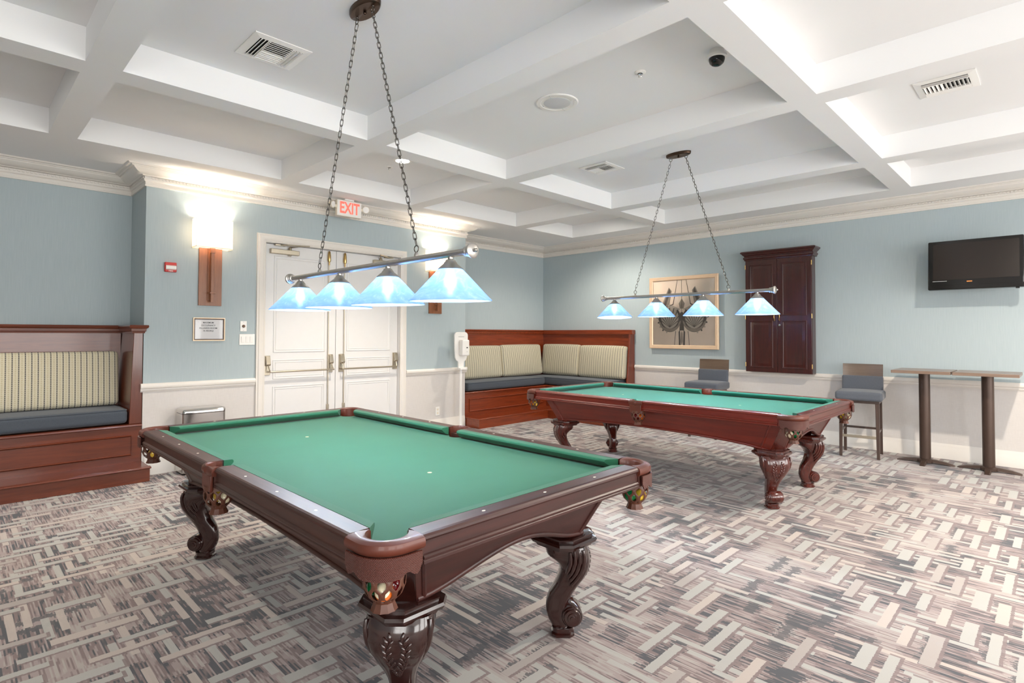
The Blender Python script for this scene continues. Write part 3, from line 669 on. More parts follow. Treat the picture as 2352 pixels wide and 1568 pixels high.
# ------------------------------------------------------------------ billiard lamps
def lamp_light(name, parent, loc, energy, color, radius):
    l = bpy.data.lights.new(name, 'POINT'); l.energy = energy; l.color = color; l.shadow_soft_size = radius
    o = bpy.data.objects.new(name, l); col.objects.link(o); o.parent = parent; o.location = loc; return o
link_me = None
def billiard_light(label, x, y, zb, tilts, energies):
    global link_me
    F = thing('billiard_light', label, 'light', (x, y, HC), 0, 'billiard lights'); z = zb-HC
    can = MB().lathe([(.001, -.030), (.9, -.030), (.97, -.024), (1.0, -.012), (1.0, 0), (.001, 0)], 32, sx=.135, sy=.062)
    can.build('canopy', M['oldbronze'], F, smooth=35)
    MB().ball((0, 0, -.038), .010, 10).build('canopy_knob', M['oldbronze'], F, smooth=60)
    MB().tube([(-.905, 0, z), (.905, 0, z)], .0165, 14).build('bar', M['nickel'], F, smooth=40)
    for s in (-1, 1):
        Tm = Matrix.Translation((s*.895, 0, z)) @ Matrix.Rotation(s*PI/2, 4, 'Y')
        cp = MB().lathe([(.0165, -.01), (.023, -.008), (.023, .004), (.02, .007), (.026, .011), (.026, .02), (.022, .024), (.034, .030), (.035, .040), (.026, .046), (.001, .048)], 20, T=Tm).build('end_cap', M['nickel'], F, smooth=35)
        MB().lathe([(.004, .046), (.009, .052), (.009, .06), (.001, .066)], 12, T=Tm).build('finial', M['nickel'], cp, smooth=60)
        MB().lathe([(.012, .012), (.012, .022), (.008, .03), (.006, .036)], 12, (s*.51, 0, z)).build('bar_stud', M['nickel'], F, smooth=40)
        a, b = Vector((s*.51, 0, z+.034)), Vector((s*.085, 0, -.04))
        for c, r in ((a+Vector((0, 0, .018)), .017), (b+Vector((0, 0, -.012)), .015)):
            MB().tube([(c.x+r*math.cos(2*PI*i/16), c.y, c.z+r*math.sin(2*PI*i/16)) for i in range(16)], .0026, 6, True).build('ring', M['chain'], F, smooth=60)
        MB().lathe([(.006, -.034), (.009, -.026), (.006, -.02)], 10, (s*.085, 0, 0)).build('canopy_hook', M['chain'], F, smooth=60)
        a += Vector((0, 0, .036)); b += Vector((0, 0, -.028)); d = b-a; L = d.length; d.normalize(); pitch = .0335; n = int(round(L/pitch)); pitch = L/n
        if link_me is None:
            pth = []
            for i in range(14):
                th = 2*PI*i/14; pth.append((.0085*math.cos(th), 0, .0125*(1 if math.sin(th) > 0.01 else -1 if math.sin(th) < -.01 else 0)+.0085*math.sin(th)))
            link_me = MB().tube(pth, .0021, 5, True).mesh('chain_link', 70)
        q = d.to_track_quat('Z', 'Y').to_euler()
        for i in range(n):
            o = link('chain_link', link_me, M['chain'], F, loc=a+d*pitch*(i+.5))
            o.rotation_mode = 'QUATERNION'; o.rotation_quaternion = d.to_track_quat('Z', 'Y') @ Matrix.Rotation(.6+(PI/2 if i % 2 else 0), 4, 'Z').to_quaternion()
    for i, dx in enumerate((-.777, -.2565, .2565, .777)):
        rot = (tilts[i][0], tilts[i][1], 0)
        prof = [(.047, -.062), (.052, -.066), (.19, -.2135), (.1925, -.2155), (.188, -.2175), (.048, -.070), (.043, -.064)]
        sh = MB().lathe(prof+[prof[0]], 40, cap=False).build('shade', M['shade'], F, smooth=45, loc=(dx, 0, z), rot=rot)
        MB().lathe([(.010, -.012), (.013, -.014), (.013, -.024), (.022, -.028), (.024, -.034), (.030, -.040), (.033, -.047), (.040, -.052), (.056, -.066), (.059, -.070), (.057, -.073), (.046, -.068), (.02, -.04), (.001, -.036)], 24).build('shade_holder', M['nickel'], sh, smooth=35)
        MB().lathe([(.001, -.165), (.018, -.16), (.028, -.145), (.030, -.128), (.024, -.108), (.016, -.09), (.014, -.07)], 16).build('bulb', M['bulb'], sh, smooth=60)
        lamp_light('lamp_light', F, (dx, 0, z-.178), energies[i], (.86, .93, 1.0), .012)
    return F
billiard_light('four-shade billiard light on chains above the nearest pool table', 4.31, -6.41, 1.777, [(0, 0), (0, 0), (.02, 0), (.02, .01)], [8, 8, 7, 7])
billiard_light('four-shade billiard light on chains above the farther pool table', 4.33, -2.83, 1.812, [(-.05, -.05), (0, 0), (0, 0), (0, 0)], [5, 5, 9, 5])

# ------------------------------------------------------------------ wall sconces
def sconce(label, y):
    S = thing('wall_sconce', label, 'sconce', (XB, y, 1.70), 0, 'wall sconces')
    MB().box(.001, .022, -.113, .113, 0, .78).build('back_plate', M['copper'], S, bevel=.002)
    MB().box(.022, .034, -.032, .032, .055, .76).build('spine', M['copper'], S, bevel=.001)
    MB().box(.066, .09, -.014, .014, .035, .64).build('rod', M['copper'], S, bevel=.001)
    MB().box(.058, .098, -.022, .022, .555, .62).build('socket', M['copper'], S, bevel=.001)
    MB().box(.022, .115, -.03, .03, .125, .14).build('cross_arm', M['copper'], S, bevel=.001)
    MB().box(.022, .07, -.012, .012, .05, .075).build('lower_arm', M['copper'], S, bevel=.001)
    mb = MB(); x0, x1, h, z0, z1, t = .012, .142, .18, .60, .905, .003
    mb.box(x0, x0+t, -h, h, z0, z1); mb.box(x1-t, x1, -h, h, z0, z1); mb.box(x0+t, x1-t, -h, -h+t, z0, z1); mb.box(x0+t, x1-t, h-t, h, z0, z1)
    mb.build('lamp_shade', M['cloth'], S)
    MB().box(x0+t, x1-t, -h+t, h-t, z0+.012, z0+.014).build('diffuser', M['cloth'], S)
    for s in (-1, 1): lamp_light('sconce_light', S, (.078, s*.07, .755), 10.5, (1., .87, .70), .03)
    return S
sconce('bronze wall sconce with box shade left of the double doors, above the notice', -6.072); sconce('bronze wall sconce with box shade right of the double doors', -3.068)

# ------------------------------------------------------------------ built-in benches
CAPP = [(0, 1.405), (.012, 1.405), (.014, 1.42), (.022, 1.425), (.024, 1.45), (.036, 1.458), (.042, 1.472), (.038, 1.485), (0, 1.485)]
def recess(mb, pts):    # moulded picture-frame strip following four corners
    P = [Vector(p) for p in pts]; mb.tube([tuple(p) for p in P], .011, 6, True); return mb
# left bench: in the recess, runs along y
LB = thing('bench', 'mahogany bench with cream striped back cushion, left of the double doors', 'bench', (0, 0, 0), 0, 'built-in benches')
ya, yb = -9.7, YB0-.004
MB().box(.004, .90, ya, yb+.012, .002, .125).build('plinth', M['mah2'], LB)
MB().prism([(.88, .125), (.925, .125), (.932, .133), (.928, .142), (.88, .146)], 'xz', ya, yb+.018).build('plinth_nosing', M['mah2'], LB, bevel=.002)
MB().box(.004, .89, ya, yb+.004, .125, .146).build('step', M['mah2'], LB)
MB().box(.004, .60, ya, yb, .146, .49).build('seat_box', M['mah2'], LB)
MB().prism([(.004, .49), (.612, .49), (.628, .498), (.624, .512), (.61, .516), (.004, .516)], 'xz', ya, yb).build('seat_board', M['mah2'], LB)
for a, b in ((-8.2, yb-.085), (-9.6, -8.3)):
    pn = MB().box(.60, .603, a, b, .225, .40).build('front_panel', M['mah2'], LB)
    recess(MB(), [(.603, a, .222), (.603, b, .222), (.603, b, .405), (.603, a, .405)]).build('panel_moulding', M['mah2'], pn, smooth=60)
MB().box(.004, .06, ya, yb-.085, .516, 1.41).build('back_panel', M['mah2'], LB)
MB().loft([[(.004, yb, .517), (.004, yb-.105, .517), (.605, yb-.105, .517), (.605, yb, .517)], [(.004, yb, 1.41), (.004, yb-.078, 1.41), (.605, yb-.078, 1.41), (.605, yb, 1.41)]]).build('end_panel', M['mah2z'], LB, bevel=.004)
sweep([(.06, ya), (.06, yb-.08), (.605, yb-.08), (.605, yb), (.56, yb)], CAPP).build('cap_moulding', M['mah2'], LB, smooth=30)
MB().box(.004, .065, ya, yb, 1.41, 1.484).build('cap_back', M['mah2'], LB); MB().box(.004, .60, yb-.08, yb, 1.412, 1.486).build('cap_end', M['mah2'], LB)
# corner bench: L in the far corner
CB = thing('bench', 'L-shaped mahogany corner bench behind the farther pool table', 'bench', (0, 0, 0), 0, 'built-in benches')
y0 = YB1+.004; XR = 2.03; g = .004
def ell(d, z0, z1, ends=(0, 0)):   # L-shaped slab of depth d
    return MB().prism([(g, y0-ends[0]), (d, y0-ends[0]), (d, -d), (XR+ends[1], -d), (XR+ends[1], -g), (g, -g)], 'xy', z0, z1)
ell(.93, .002, .125, (-.005, .04)).build('plinth', M['mah_y'], CB)
ell(.935, .125, .148, (-.002, .05)).build('step', M['mah_y'], CB, bevel=.006)
ell(.60, .148, .49).build('seat_box', M['mah_y'], CB); ell(.625, .49, .516, (0, .01)).build('seat_board', M['mah_y'], CB, bevel=.008)
pn = MB().box(.60, .603, y0+.09, -.72, .225, .40).build('front_panel', M['mah_y'], CB)
recess(MB(), [(.603, y0+.09, .222), (.603, -.70, .222), (.603, -.70, .405), (.603, y0+.09, .405)]).build('panel_moulding', M['mah_y'], pn, smooth=60)
pn = MB().box(.72, XR-.09, -.603, -.60, .225, .40).build('front_panel', M['mah'], CB)
recess(MB(), [(.70, -.603, .222), (XR-.09, -.603, .222), (XR-.09, -.603, .405), (.70, -.603, .405)]).build('panel_moulding', M['mah'], pn, smooth=60)
MB().box(g, .06, y0+.05, -g, .516, 1.41).build('back_panel', M['mah_y'], CB); MB().box(.06, XR-.055, -.06, -g, .516, 1.41).build('back_panel', M['mah'], CB)
MB().prism([(.004, .516), (.30, .516), (.22, .75), (.16, 1.41), (.004, 1.41)], 'xz', y0, y0+.05).build('end_panel', M['mah_z'], CB, bevel=.004)
MB().prism([(-.004, .516), (-.24, .516), (-.20, .75), (-.14, 1.41), (-.004, 1.41)], 'yz', XR-.03, XR).build('end_panel', M['mah_z'], CB, bevel=.004)
sweep([(.06, y0+.01), (.06, -.06), (XR-.02, -.06), (XR-.02, -.004)][:3], CAPP).build('cap_moulding', M['mah'], CB, smooth=30)
MB().box(g, .065, y0, -g, 1.41, 1.484).build('cap_back', M['mah_y'], CB); MB().box(.065, XR+.015, -.10, -g, 1.41, 1.484).build('cap_back', M['mah'], CB, bevel=.006)
MB().box(.0, .175, y0, y0+.06, 1.412, 1.488).build('cap_end', M['mah'], CB, bevel=.006)
# cushions
def cushion(kind, label, cat, group, w, d, h, loc, rz, tilt=0, mat='denim', r=.03, bulge=(0, .02, .0)):
    o = rbox(w, d, h, r, bulge).build(kind, M[mat], None, smooth=60, loc=loc, rot=(tilt, 0, rz)); o.rotation_mode = 'ZYX' if 0 else 'XYZ'
    tag(o, label, cat, group)
    if kind == 'seat_cushion':
        for z in (h/2-.008,):
            a, b = w/2-.010, d/2-.010; rr = r
            pth = [(-a, -b+.0, z), (0, -b, z), (a, -b, z), (a, 0, z), (a, b, z), (0, b, z), (-a, b, z), (-a, 0, z)]
            pth = []
            for cx, cy, a0 in ((a-.02, b-.02, 0), (-a+.02, b-.02, 90), (-a+.02, -b+.02, 180), (a-.02, -b+.02, 270)):
                for k_ in range(5): th = math.radians(a0+k_*22.5); pth.append((cx+.024*math.cos(th), cy+.024*math.sin(th), z))
            MB().tube(pth, .0045, 6, True).build('piping', M[mat], o, smooth=60)
    return o
RY = PI/2           # local -y faces +x after a +90 degree turn
G1, G2 = 'slate blue seat cushions', 'striped back cushions'
cushion('seat_cushion', 'long slate blue seat cushion on the bench left of the doors', 'cushion', G1, 1.96, .54, .135, (.335, yb-.115-.98, .5975), RY, 0, 'denim', .035, (0, .0, .012))
cushion('back_cushion', 'cream striped back cushion on the bench left of the doors', 'cushion', G2, 1.96, .12, .545, (.168, yb-.122-.98, .948), RY, -.12, 'fab', .045, (0, .015, 0))
cushion('seat_cushion', 'slate blue seat cushion on the left arm of the corner bench', 'cushion', G1, 1.80, .54, .125, (.335, y0+.06+.90, .592), RY, 0, 'denim', .035, (0, 0, .012))
cushion('seat_cushion', 'slate blue seat cushion on the right arm of the corner bench', 'cushion', G1, 1.86, .54, .125, (1.0, -.335, .592), 0, 0, 'denim', .035, (0, 0, .012))
cushion('back_cushion', 'striped back cushion beside the white dispenser, leftmost on the corner bench', 'cushion', G2, 1.10, .13, .54, (.172, y0+.06+.55, .942), RY, -.12, 'fab', .05, (0, .02, .004))
cushion('back_cushion', 'striped back cushion on the corner bench, left of its corner', 'cushion', G2, 1.02, .14, .545, (.178, -.81, .946), RY, -.12, 'fab', .05, (0, .025, .006))
cushion('back_cushion', 'striped back cushion on the corner bench, right of its corner', 'cushion', G2, .86, .14, .55, (.60, -.178, .948), 0, -.12, 'fab', .05, (0, .025, .006))
cushion('back_cushion', 'striped back cushion at the right end of the corner bench', 'cushion', G2, .94, .15, .545, (1.512, -.182, .942), 0, -.12, 'fab', .05, (0, .025, .008))

# ------------------------------------------------------------------ things on the door wall
X = XB+.001
al = thing('fire_alarm', 'red fire alarm strobe with clear lens on the wall by the left sconce', 'alarm', (X, -6.448, 2.077))
MB().box(0, .035, -.053, .053, -.048, .05).build('housing', M['red'], al, bevel=.006)
MB().prism([(.035, -.026), (.052, -.018), (.055, 0), (.052, .014), (.035, .02)], 'xz', -.046, .046).build('strobe_lens', M['white'], al, bevel=.003)
tm = text_mesh('FIRE', .022, .0006); o = link('lettering', tm, M['white'], al, loc=(.0365, 0, -.038)); o.rotation_euler = (PI/2, 0, PI/2)
sg = thing('notice', 'framed maximum occupancy notice under the left sconce', 'sign', (X, -6.074, 1.449))
def pframe(w, h, t, d, inner=0): 
    pr = [(0, 0), (d, 0), (d, t*.55), (d*.6, t), (0, t)]
    return MB().loft([[(o, sy*(w/2-i), sz*(h/2-i)) for o, i in pr] for sy, sz in ((-1, -1), (1, -1), (1, 1), (-1, 1), (-1, -1))], False)
pframe(.31, .244, .012, .02).build('frame', M['gold'], sg); pframe(.288, .222, .008, .016).build('inner_frame', M['bronze'], sg)
MB().box(.001, .008, -.14, .14, -.107, .107).build('paper', M['notice'], sg)
tm = text_mesh('MAXIMUM\nOCCUPANCY\nBILLIARDS ROOM\n75 PEOPLE', .0225, .0003, spacing=1.3, weight=.0004); o = link('lettering', tm, M['ink'], sg, loc=(.0086, -.008, .026)); o.rotation_euler = (PI/2, 0, PI/2)
MB().box(.011, .0125, -.138, .138, -.105, .105).build('glass', M['pane'], sg)
ks = thing('key_switch', 'white key switch plate left of the doors, above the light switches', 'switch', (X, -5.722, 1.486))
MB().box(0, .006, -.034, .034, -.057, .057).build('plate', M['white'], ks, bevel=.002)
kk = MB().lathe([(.001, 0), (.016, 0), (.016, .008), (.012, .012), (.001, .012)], 20, T=Matrix.Translation((.006, 0, 0)) @ Matrix.Rotation(PI/2, 4, 'Y')).build('key_lock', M['oldbronze'], ks, smooth=40)
for z in (-.046, .046): MB().lathe([(.001, 0), (.004, 0), (.001, .002)], 10, T=Matrix.Translation((.006, 0, z)) @ Matrix.Rotation(PI/2, 4, 'Y')).build('screw', M['grey'], ks)
ls = thing('light_switches', 'three-gang white light switch plate beside the door casing', 'switch', (X, -5.682, 1.338))
MB().box(0, .007, -.083, .083, -.060, .060).build('plate', M['white'], ls, bevel=.003)
for k_ in (-1, 0, 1): MB().prism([(.007, -.034), (.010, -.034), (.014, .034), (.007, .034)], 'xz', k_*.046-.017, k_*.046+.017).build('rocker', M['white'], ls, bevel=.001)
ot = thing('outlet', 'white wall outlet low between the doors and the corner bench', 'outlet', (X, -3.007, .284))
MB().box(0, .006, -.036, .036, -.06, .06).build('plate', M['white'], ot, bevel=.002)
for z in (-.026, .026): MB().lathe([(.001, 0), (.016, 0), (.016, .002), (.001, .002)], 16, T=Matrix.Translation((.006, 0, z)) @ Matrix.Rotation(PI/2, 4, 'Y')).build('socket', M['cream'], ot)
# exit sign with two emergency heads, under the soffit
ex = thing('exit_sign', 'lit EXIT sign with two emergency lamp heads above the double doors', 'exit sign', (.88, -4.605, H))
MB().box(-.03, .03, -.06, .06, -.02, 0).build('canopy', M['white'], ex, bevel=.004)
MB().box(-.028, .024, -.165, .165, -.215, -.02).build('housing', M['cream'], ex, bevel=.008)
MB().box(.024, .028, -.16, .16, -.21, -.025).build('face', M['white'], ex, bevel=.002)
tm = text_mesh('EXIT', .19, .001, weight=.005); o = link('lettering', tm, M['exitred'], ex, loc=(.0292, .0, -.118)); o.rotation_euler = (PI/2, 0, PI/2); o.scale = (.68, 1.0, 1)
for s in (-1, 1):
    MB().box(-.015, .015, min(s*.165, s*.21), max(s*.165, s*.21), -.12, -.085).build('lamp_arm', M['cream'], ex)
    Tm = Matrix.Translation((.01, s*.235, -.09)) @ Matrix.Rotation(PI/2+.2, 4, 'Y') @ Matrix.Rotation(s*.5, 4, 'X')
    hd = MB().lathe([(.001, -.03), (.02, -.028), (.034, -.005), (.042, .02), (.042, .03), (.001, .03)], 20, T=Tm).build('lamp_head', M['cream'], ex, smooth=40)
    MB().lathe([(.001, .03), (.036, .031), (.036, .034), (.001, .037)], 20, T=Tm).build('lamp_lens', M['white'], hd, smooth=40)
# hand sanitiser dispenser on a stand
ds = thing('sanitiser_dispenser', 'white hand sanitiser dispenser on a floor stand by the corner bench', 'dispenser', (.765, -2.70, 0), -.15)
MB().lathe([(.001, .002), (.15, .002), (.15, .012), (.03, .02), (.001, .02)], 28).build('base', M['white'], ds, smooth=30)
MB().tube([(0, 0, .015), (0, 0, .93)], .02, 14).build('pole', M['white'], ds, smooth=40)
plate = [(-.105+.0, .0)]
pp = []
for cx, cz, a0, r in ((.065, 1.385, 0, .05), (-.065, 1.385, 90, .05)):
    for k_ in range(7): th = math.radians(a0+15*k_); pp.append((cx+r*math.cos(th), cz+r*math.sin(th)))
pp += [(-.112, 1.2), (-.10, 1.06), (-.08, 1.02), (-.05, 1.0), (-.045, .90), (.045, .90), (.05, 1.0), (.08, 1.02), (.10, 1.06), (.112, 1.2)]
MB().prism(pp, 'yz', -.012, .012).build('back_board', M['white'], ds, bevel=.004)
MB().box(-.025, .075, -.05, .05, .885, .91).build('drip_tray', M['white'], ds, bevel=.004)
bd = rbox(.125, .10, .235, .02).build('dispenser_body', M['white'], ds, smooth=60, loc=(.062, .022, 1.205), rot=(0, 0, PI/2))
MB().box(.1125, .1145, .028, .05, 1.20, 1.215).build('sensor_window', M['black'], ds); MB().box(.1125, .114, .036, .042, 1.145, 1.151).build('indicator', M['black'], ds)
MB().box(.0122, .0132, -.05, .05, 1.364, 1.368).build('printed_line', M['ink'], ds)
# slim steel waste bin
wb = thing('waste_bin', 'slim stainless steel waste bin by the wall behind the nearest pool table', 'bin', (.775, -6.185, 0))
def rr(hx, hy, r, n=6): return [(sx_*(hx-r)+r*math.cos(math.radians(a)), sy_*(hy-r)+r*math.sin(math.radians(a))) for sx_, sy_, a0 in ((1, 1, 0), (-1, 1, 90), (-1, -1, 180), (1, -1, 270)) for a in [a0+90*k_/n for k_ in range(n+1)]]
MB().prism(rr(.13, .2, .03), 'xy', .02, .60).build('body', M['chrome'], wb, smooth=40); MB().prism(rr(.124, .194, .03), 'xy', .001, .02).build('base_ring', M['black'], wb)
MB().prism(rr(.127, .197, .03), 'xy', .60, .606).build('seam_ring', M['black'], wb)
MB().loft([[(a, b, z) for a, b in rr(.131+d, .201+d, .03)] for z, d in ((.606, 0), (.63, 0), (.642, -.006), (.648, -.02), (.650, -.06))]).build('lid', M['chrome'], wb, smooth=40)
MB().box(.125, .165, -.05, .05, .012, .028).build('pedal', M['black'], wb, bevel=.004)

# ------------------------------------------------------------------ things on the right wall
pc = thing('picture', 'gold framed sepia botanical print between corner bench and cabinet', 'picture', (2.912, -.022, 1.752))
W_, H_ = 1.15, 1.13
pr = [(0, 0), (-.03, 0), (-.034, .006), (-.026, .05), (-.018, .058), (0, .06)]
MB().loft([[(sx_*(W_/2-i), o_, sz_*(H_/2-i)) for o_, i in pr] for sx_, sz_ in ((-1, -1), (1, -1), (1, 1), (-1, 1), (-1, -1))], False).build('frame', M['gold'], pc, smooth=30)
pp_ = MB().box(-.52, .52, -.008, -.002, -.51, .51).build('print', M['paper'], pc)
def flat(pts, d, mat, nm='motif'): MB().prism(pts, 'xz', -.008-d, -.0085-d).build(nm, M[mat], pp_)
for s in (-1, 1):
    C = (s*.205-.02, -.10); 
    flat([(C[0]+.195*math.cos(a), C[1]+.205*math.sin(a)) for a in [2*PI*k_/28 for k_ in range(28)]], .0002, 'ink1', 'seed_pod')
    flat([(C[0]+.19*math.cos(a), C[1]-.02+.18*math.sin(a)) for a in [PI+PI*k_/14 for k_ in range(15)]]+[(C[0]+.15*math.cos(a), C[1]-.06+.09*math.sin(a)) for a in [2*PI-PI*k_/14 for k_ in range(15)]], .0006, 'ink2', 'seed_pod')
    flat([(C[0]+.15*math.cos(a), C[1]+.02+.17*math.sin(a)) for a in [2*PI*k_/24 for k_ in range(24)]], .0010, 'ink3', 'fan')
    for k_ in range(9):
        a = math.radians(35+13.75*k_); d = Vector((math.cos(a), math.sin(a))); q = Vector((-d.y, d.x)); b = Vector((C[0], C[1]-.13))
        flat([tuple(b+q*.002), tuple(b+d*.31+q*.009), tuple(b+d*.31-q*.009), tuple(b-q*.002)], .0014, 'ink1', 'rib')
    flat([(s*.30-.02, .02), (s*.36-.02, .08), (s*.22-.02, .40), (s*.17-.02, .34), (s*.21-.02, .12)], .0002, 'ink2', 'leaf')
    flat([(s*.29-.02, .06), (s*.33-.02, .08), (s*.21-.02, .385), (s*.19-.02, .33)], .0006, 'ink1', 'leaf')
    flat([(s*.02-.02, .05), (s*.13-.02, .10), (s*.21-.02, .14), (s*.28-.02, .04), (s*.16-.02, .02)], .0004, 'ink3', 'petal')
    flat([(s*.07-.02, .51), (s*.076-.02, .51), (s*.15-.02, .14), (s*.24-.02, .09), (s*.14-.02, .125)], .0016, 'ink1', 'stem')
    for k_ in range(9):
        a = math.radians(95+20*k_) if s < 0 else math.radians(85-20*k_); c = (C[0]+.205*math.cos(a), C[1]+.215*math.sin(a))
        flat([(c[0]+.014*math.cos(t), c[1]+.014*math.sin(t)) for t in [2*PI*j/8 for j in range(8)]], .0018, 'ink1' if k_ % 2 else 'ink3', 'bead')
    flat([(s*.02-.02, -.51), (s*.05-.02, -.51), (s*.055-.02, -.30), (s*.03-.02, -.27)], .0004, 'ink1', 'stem'); flat([(s*.12-.02, -.51), (s*.128-.02, -.51), (s*.11-.02, -.29), (s*.10-.02, -.29)], .0004, 'ink1', 'stem')
flat([(-.045, .0), (.005, .0), (.02, -.28), (-.06, -.28)], .0004, 'ink1', 'stem'); flat([(-.022, .51), (-.018, .51), (-.017, -.2), (-.023, -.2)], .002, 'ink1', 'stem')
flat([(-.02, .22), (.03, .14), (.01, .06), (-.05, .06), (-.07, .14)], .0006, 'ink2', 'bud'); flat([(-.02, -.51), (.0, -.45), (-.005, -.33), (-.02, -.28), (-.035, -.33), (-.04, -.45)], .001, 'ink2', 'bud')
MB().box(-.525, .525, -.0145, -.013, -.515, .515).build('glass', M['pane'], pc)
# cue cabinet
cbn = thing('wall_cabinet', 'tall dark espresso two-door cabinet hung on the right wall', 'cabinet', (4.365, -.002, .90))
D_ = .19; w2 = .427
MB().box(-w2, w2, -D_+.022, -.036, 0, 1.60).build('body', M['espresso'], cbn); MB().box(-w2+.01, w2-.01, -.036, 0, .015, 1.60).build('back_rail', M['espresso'], cbn)
crn = [(0, 1.54), (.012, 1.54), (.016, 1.558), (.026, 1.566), (.026, 1.585), (.014, 1.592), (.016, 1.606), (.034, 1.622), (.044, 1.636), (.054, 1.64), (.056, 1.658), (.042, 1.668), (0, 1.668)]
cr_ = MB(); rings = []
for x_, y_, nx, ny in ((-w2, -.0, -1, 0), (-w2, -D_+.022, -1, -1), (w2, -D_+.022, 1, -1), (w2, 0, 1, 0)):
    rings.append([(x_+nx*d, y_+ny*d, z) for d, z in crn])
cr_.loft(rings).build('cornice', M['espresso'], cbn, smooth=30)
for s in (-1, 1):
    xa, xb = sorted((s*.002, s*(w2-.004)))
    dr = MB().box(xa, xb, -D_, -D_+.021, .004, 1.536).build('door', M['espresso'], cbn, bevel=.002)
    for z0, z1 in ((.06, .70), (.765, 1.475)):
        rings = [[(xx+i*sx_, -D_-o_, zz+i*sz_) for o_, i in ((-.001, 0), (.007, .004), (.005, .018), (.0012, .022), (.0012, .028), (.0075, .058))] for xx, zz, sx_, sz_ in ((xa+.055, z0, 1, 1), (xb-.055, z0, -1, 1), (xb-.055, z1, -1, -1), (xa+.055, z1, 1, -1), (xa+.055, z0, 1, 1))]
        pm = MB().loft(rings, False).build('panel_moulding', M['espresso'], dr, smooth=30)
        MB().box(xa+.112, xb-.112, -D_-.0075, -D_+.004, z0+.057, z1-.057).build('panel', M['espresso'], dr)
    MB().tube([(s*.032, -D_-.006, .80), (s*.032, -D_-.02, .79), (s*.036, -D_-.026, .75), (s*.028, -D_-.02, .71), (s*.032, -D_-.006, .70)], [.009, .006, .005, .006, .008], 8).build('handle', M['brass'], dr, smooth=60)
    for z in (.10, .755, 1.45): MB().tube([(s*(w2-.001), -D_+.004, z-.03), (s*(w2-.001), -D_+.004, z+.03)], .007, 8).build('hinge', M['brass'], dr, smooth=40)
MB().lathe([(.001, 0), (.013, 0), (.013, .006), (.001, .008)], 16, T=Matrix.Translation((.03, -D_, .64)) @ Matrix.Rotation(PI/2, 4, 'X')).build('lock', M['chrome'], cbn, smooth=40)
# television on an arm
tv = thing('television', 'black flat television on a wall bracket at the right edge', 'television', (6.428, -.305, 2.18)); tv.rotation_euler = (-.10, 0, 0)
MB().box(-.398, .398, -.02, .05, -.272, .272).build('case', M['black'], tv, bevel=.012, seg=3)
MB().box(-.352, .362, -.0225, -.019, -.165, .235).build('screen', M['screen'], tv)
MB().box(-.395, .395, -.024, -.018, -.268, -.225).build('speaker_bar', M['black'], tv, bevel=.003)
MB().box(-.06, -.015, -.0226, -.0195, -.196, -.186).build('logo', M['orange'], tv); MB().box(-.355, -.23, -.0226, -.0195, -.181, -.177).build('control_print', M['grey'], tv)
MB().box(-.27, .27, .05, .075, -.2, .2).build('back_cover', M['black'], tv, bevel=.02); MB().box(-.06, .06, .075, .30, -.06, .06).build('wall_bracket', M['black'], tv)
MB().box(.33, .36, -.005, .015, -.285, -.27).build('foot', M['black'], tv)

# ------------------------------------------------------------------ bar stools and pub tables
def stool(label, loc, rz):
    S = thing('bar_stool', label, 'stool', loc, rz, 'bar stools')      # faces -y
    W2, D2 = .2, .205
    for sx in (-1, 1):
        MB().loft([[(sx*(W2-.015)+a, -D2+.03+b, 0) for a, b in rr(.015, .015, .003, 1)], [(sx*(W2-.022)+a, -D2+.035+b, .65) for a, b in rr(.02, .02, .003, 1)]]).build('leg', M['legwood'], S)
        MB().loft([[(sx*(W2-.015)+a, D2+.005+b, 0) for a, b in rr(.015, .015, .003, 1)], [(sx*(W2-.02)+a, D2-.03+b, .65) for a, b in rr(.018, .02, .003, 1)], [(sx*(W2-.02)+a, D2+.005+b, .90) for a, b in rr(.018, .016, .003, 1)]]).build('leg', M['legwood'], S)
        MB().box(sx*(W2-.018)-.009, sx*(W2-.018)+.009, -D2+.04, D2-.01, .285, .31).build('stretcher', M['legwood'], S)
    MB().box(-W2+.02, W2-.02, -D2+.022, -D2+.04, .225, .255).build('footrest', M['satin'], S, bevel=.002)
    MB().box(-W2+.02, W2-.02, D2-.01, D2+.008, .285, .31).build('stretcher', M['legwood'], S)
    MB().box(-W2, W2, -D2+.01, D2-.01, .625, .66).build('seat_rail', M['legwood'], S, bevel=.004)
    rbox(.47, .46, .10, .03, (0, 0, .012)).build('seat', M['tweed'], S, smooth=60, loc=(0, -.01, .708))
    rbox(.425, .055, .20, .02, (0, .008, 0)).build('backrest', M['tweed'], S, smooth=60, loc=(0, D2+.0, .82), rot=(-.08, 0, 0))
    R = []
    for i in range(9):
        u = -1+2*i/8; y_ = D2+.018-.022*(1-u*u)*0+.016*(1-u*u); R.append([(u*.207, y_+dy+(z-.9)*.1, z) for dy, z in ((0, .895), (.022, .895), (.022, 1.055), (.011, 1.06), (0, 1.055))])
    MB().loft(R).build('back_panel', M['stoolback'], S, smooth=30)
    return S
stool('grey upholstered bar stool below the picture, behind the farther pool table', (3.57, -.60, 0), .05)
stool('grey upholstered bar stool beside the two pub tables', (5.388, -.453, 0), .12)
